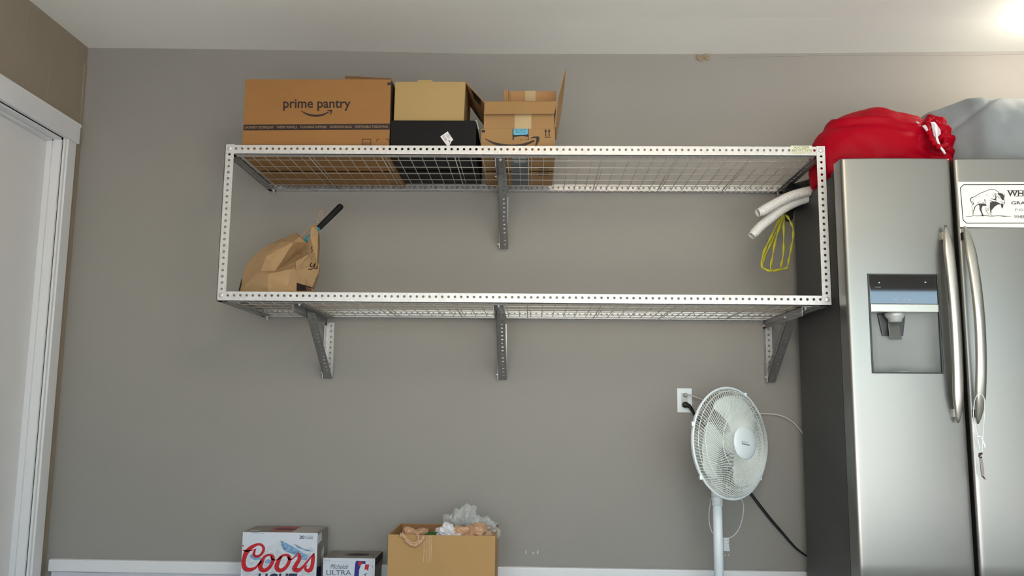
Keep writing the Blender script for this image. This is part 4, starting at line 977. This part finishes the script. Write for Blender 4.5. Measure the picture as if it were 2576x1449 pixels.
m = M(); poly(m, [(1975,990),(2035,1000),(2030,1040),(1990,1075),(1970,1040)], P3, ku); poly(m, [(2078,1040),(2140,1045),(2120,1145),(2098,1118),(2065,1125)], P4, ku); pr('red_ribbon_print', m, redink, bu)
m = M(); poly(m, [(2040,1035),(2140,1042),(2190,1070),(2195,1120),(2185,1250),(2000,1250),(2010,1120)], P3, ku); pr('white_can_print', m, mat('cool_white_print', (.80,.84,.88), .4), bu)
m = M(); text(m, 'A', 580+2050/6.133, 580+2110/6.133, 1250+1175/6.133, 1250+1225/6.133, P4, rot=-1.3); ribbon(m, [(2150,1050,3),(2192,1075,4),(2192,1100,3)], P4, ku); pr('can_lettering', m, navy, bu)
m = M(); text(m, 'ULTRA', 902, 926, 1427, 1435, on_plane(YU, .05), rot=1.25); pr('can_name_print', m, whitecard, bu)
m = M().slab([((xl+xr)/2+.8+math.cos(a)*2.0, YU+3.4+math.sin(a)*1.1, zt+.01) for a in [2*math.pi*k/20 for k in range(20)]], (0,0,1), .02); lab(pr('hand_hole', m, black, bu), 'dark hand hole')
m = M(); m.tube([((xl+xr)/2+.8+math.cos(a)*2.7, YU+3.4+math.sin(a)*1.5, zt+.02) for a in [2*math.pi*k/28 for k in range(28)]], .04, 4, closed=True); pr('top_print', m, mat('mid_grey_print', (.4,.4,.4)), bu)
m = M(); m.slab([(xr+.01, YU+.1, zt-.1), (xr+.01, 23.4, zt-.1), (xr+.01, 23.4, zt-1.2), (xr+.01, YU+.1, zt-1.4)], (1,0,0), .015); pr('side_print', m, black, bu)
# open carton
YO = 8.6; o0, o1 = U(977, 1344.5, YO), U(1245.5, 1345.5, YO); zt = o0[2]
bc = carton('cardboard_box', 'tall open brown carton full of crumpled plastic bags on the floor', o0[0], o1[0], YO, 22.3, FL+.02, zt, mat('ochre_cardboard', (.68,.54,.35), .75, var=.05, vscale=4, bump=.08), open_top=True, tops=(.0, .05))
m = M()
for x, w_ in ((773, 2.2), (812, 1.8), (838, 1.4), (858, 1.6), (885, 2.0)): ribbon(m, [(x, 600, w_*3), (x+4, 800, w_*5), (x-6, 1010, w_*3)], on_plane(YO, .03), ku := (6.133, 940, 1250))
lab(pr('torn_tape', m, mat('torn_tape_residue', (.78,.65,.52), .6, var=.15, vscale=60), bc), 'torn tape strips')
x0, x1 = o0[0], o1[0]
build('inner_liner', M().box(x0+.16, x1-.16, 22.0, 22.14, FL+.4, zt-.1), kraftin, bc)
def crumple(cx, cy, cz, rx, ry, rz, amp, sc, n=40, seed=0, spikes=0):
    m = M(); K = n//2
    for i in range(K+1):
        p = math.pi*i/K
        for j in range(n):
            a = 2*math.pi*j/n; d = Vector((math.sin(p)*math.cos(a), math.sin(p)*math.sin(a), math.cos(p)))
            r = 1+noise.ridged_multi_fractal(d*sc+Vector((seed, seed*2, 5)), .9, 2.1, 4, 1, 2)*amp*.35-amp*.3+noise.noise(d*1.5+Vector((seed, 0, 0)))*amp
            m.v.append((cx+d.x*rx*r, cy+d.y*ry*r, cz+d.z*rz*r))
    for i in range(K):
        for j in range(n): m.f.append((i*n+j, i*n+(j+1) % n, (i+1)*n+(j+1) % n, (i+1)*n+j))
    return m
CB = lambda a, b, Y: U(a/6.133+940, b/6.133+1250, Y)
c_ = CB(1370, 400, 17); cw = build('plastic_bag', crumple(c_[0], 17, c_[2]-.9, 3.0, 3.2, 2.9, .75, 2.2, 56, 3), clearpl); tag(cw, 'crumpled clear plastic bag bulging highest out of the open carton', 'plastic bag')
c_ = CB(1700, 470, 16); cw = build('plastic_bag', crumple(c_[0]-.2, 16, c_[2]-.7, 2.2, 3.0, 1.9, .7, 2.4, 48, 8), clearpl); tag(cw, 'crumpled clear plastic bag at the right end of the open carton', 'plastic bag')
m = M(); q = [CB(a, b, 11+y) for a, b, y in ((1010,580,0),(1060,520,.6),(1120,480,1.5),(1140,440,2),(1190,440,2),(1230,470,1.6),(1300,430,2),(1370,430,2.4),(1360,480,1.6),(1280,530,.8),(1250,590,0))]
cw = build('plastic_bag', crumple(CB(1180,560,12)[0], 12, CB(1180,570,12)[2]-.3, 2.1, 1.8, 1.5, .8, 2.6, 44, 21), whitebag); tag(cw, 'crumpled white plastic bag in the middle of the open carton', 'plastic bag')
cw = build('plastic_bag', crumple(CB(1500,560,12)[0], 12.5, CB(1500,560,12)[2]-.5, 2.9, 2.2, 1.6, .6, 2.2, 44, 33), beigebag); tag(cw, 'crumpled beige plastic bag in the right half of the open carton', 'plastic bag')
HB = empty('plastic_bag', *CB(640, 600, 9.5), 'beige plastic shopping bag whose handle hangs over the front of the open carton', 'plastic bag')
build('bag_body', crumple(CB(640,590,11.5)[0], 11.6, CB(640,590,11.5)[2]-.3, 2.7, 2.4, 1.2, .6, 2.2, 44, 12), beigebag, HB)
hq = [(405,590),(450,600),(500,670),(560,720),(640,745),(710,700),(760,640),(780,590)]
q = cat_rom([CB(a, b, 8.35) for a, b in hq], 5); build('bag_handle', M().tube(q, [.30+.08*math.sin(i*1.3) for i in range(len(q))], 8, flat=.45), beigebag, HB, smooth=True)
hq = [(430,560),(500,640),(560,690),(620,712),(680,680),(690,620),(660,575)]
q = cat_rom([CB(a, b, 8.25) for a, b in hq], 5); build('bag_handle', M().tube(q, [.16+.04*math.sin(i*1.7) for i in range(len(q))], 8, flat=.5), beigebag, HB, smooth=True)
m = crumple(CB(870,585,12)[0], 11.8, CB(870,585,12)[2]-.3, 1.8, 1.6, .7, .6, 3, 28, 5); build('green_print', m, green, HB)

# ================================================================= SMALL THINGS HIGH ON THE WALL
kn = (16.1, 1700, 90)
NS = empty('insect_nest', *U(1768, 148, 23.8), 'small dry mud nest with loose strands at the ceiling edge above the shelf', 'nest')
m = M()
for (a, b, s_) in ((900, 850, .38), (1000, 930, .42), (1080, 860, .35), (1230, 880, .4), (1320, 900, .32)):
    p = U(a/kn[0]+kn[1], b/kn[0]+kn[2], 23.8); mm = crumple(p[0], 23.85, p[2], s_, .2, s_*1.15, .5, 2, 14, a/100); m.add(mm.v, mm.f)
build('mud_cells', m, mud, NS)
m = M()
for s_ in ([(1160,860),(1230,800),(1340,720)], [(1200,760),(1200,650),(1235,580),(1270,640)], [(880,880),(930,960),(950,1000)], [(1100,1000),(1150,910)], [(1250,860),(1270,930)], [(1330,860),(1345,970)]):
    m.tube(cat_rom([U(a/kn[0]+kn[1], b/kn[0]+kn[2], 23.6) for a, b in s_]), .06, 5)
build('loose_strand', m, mat('straw', (.72,.68,.50), .8), NS)
# fixtures: ceiling lamp right of frame, and one added at the rear fill light
for (name, p, lb_) in (('ceiling_or_fill_lamp', LAMP, 'round lit ceiling lamp above the fridge, just right of the view'), ('ceiling_or_fill_lamp', (70, -110, 45), 'added fixture of the fill light behind the camera')):
    L0 = empty(name, p[0], p[1], 51.4, lb_, 'lamp')
    build('lamp_base', M().lathe([(2.6, 51.5), (2.6, 50.6), (1.4, 50.0), (1.2, 49.2)], (p[0], p[1], 0), (0,0,1), 28), whitepl, L0, smooth=True)
for o in S.objects:
    if '_b' in o: del o['_b']
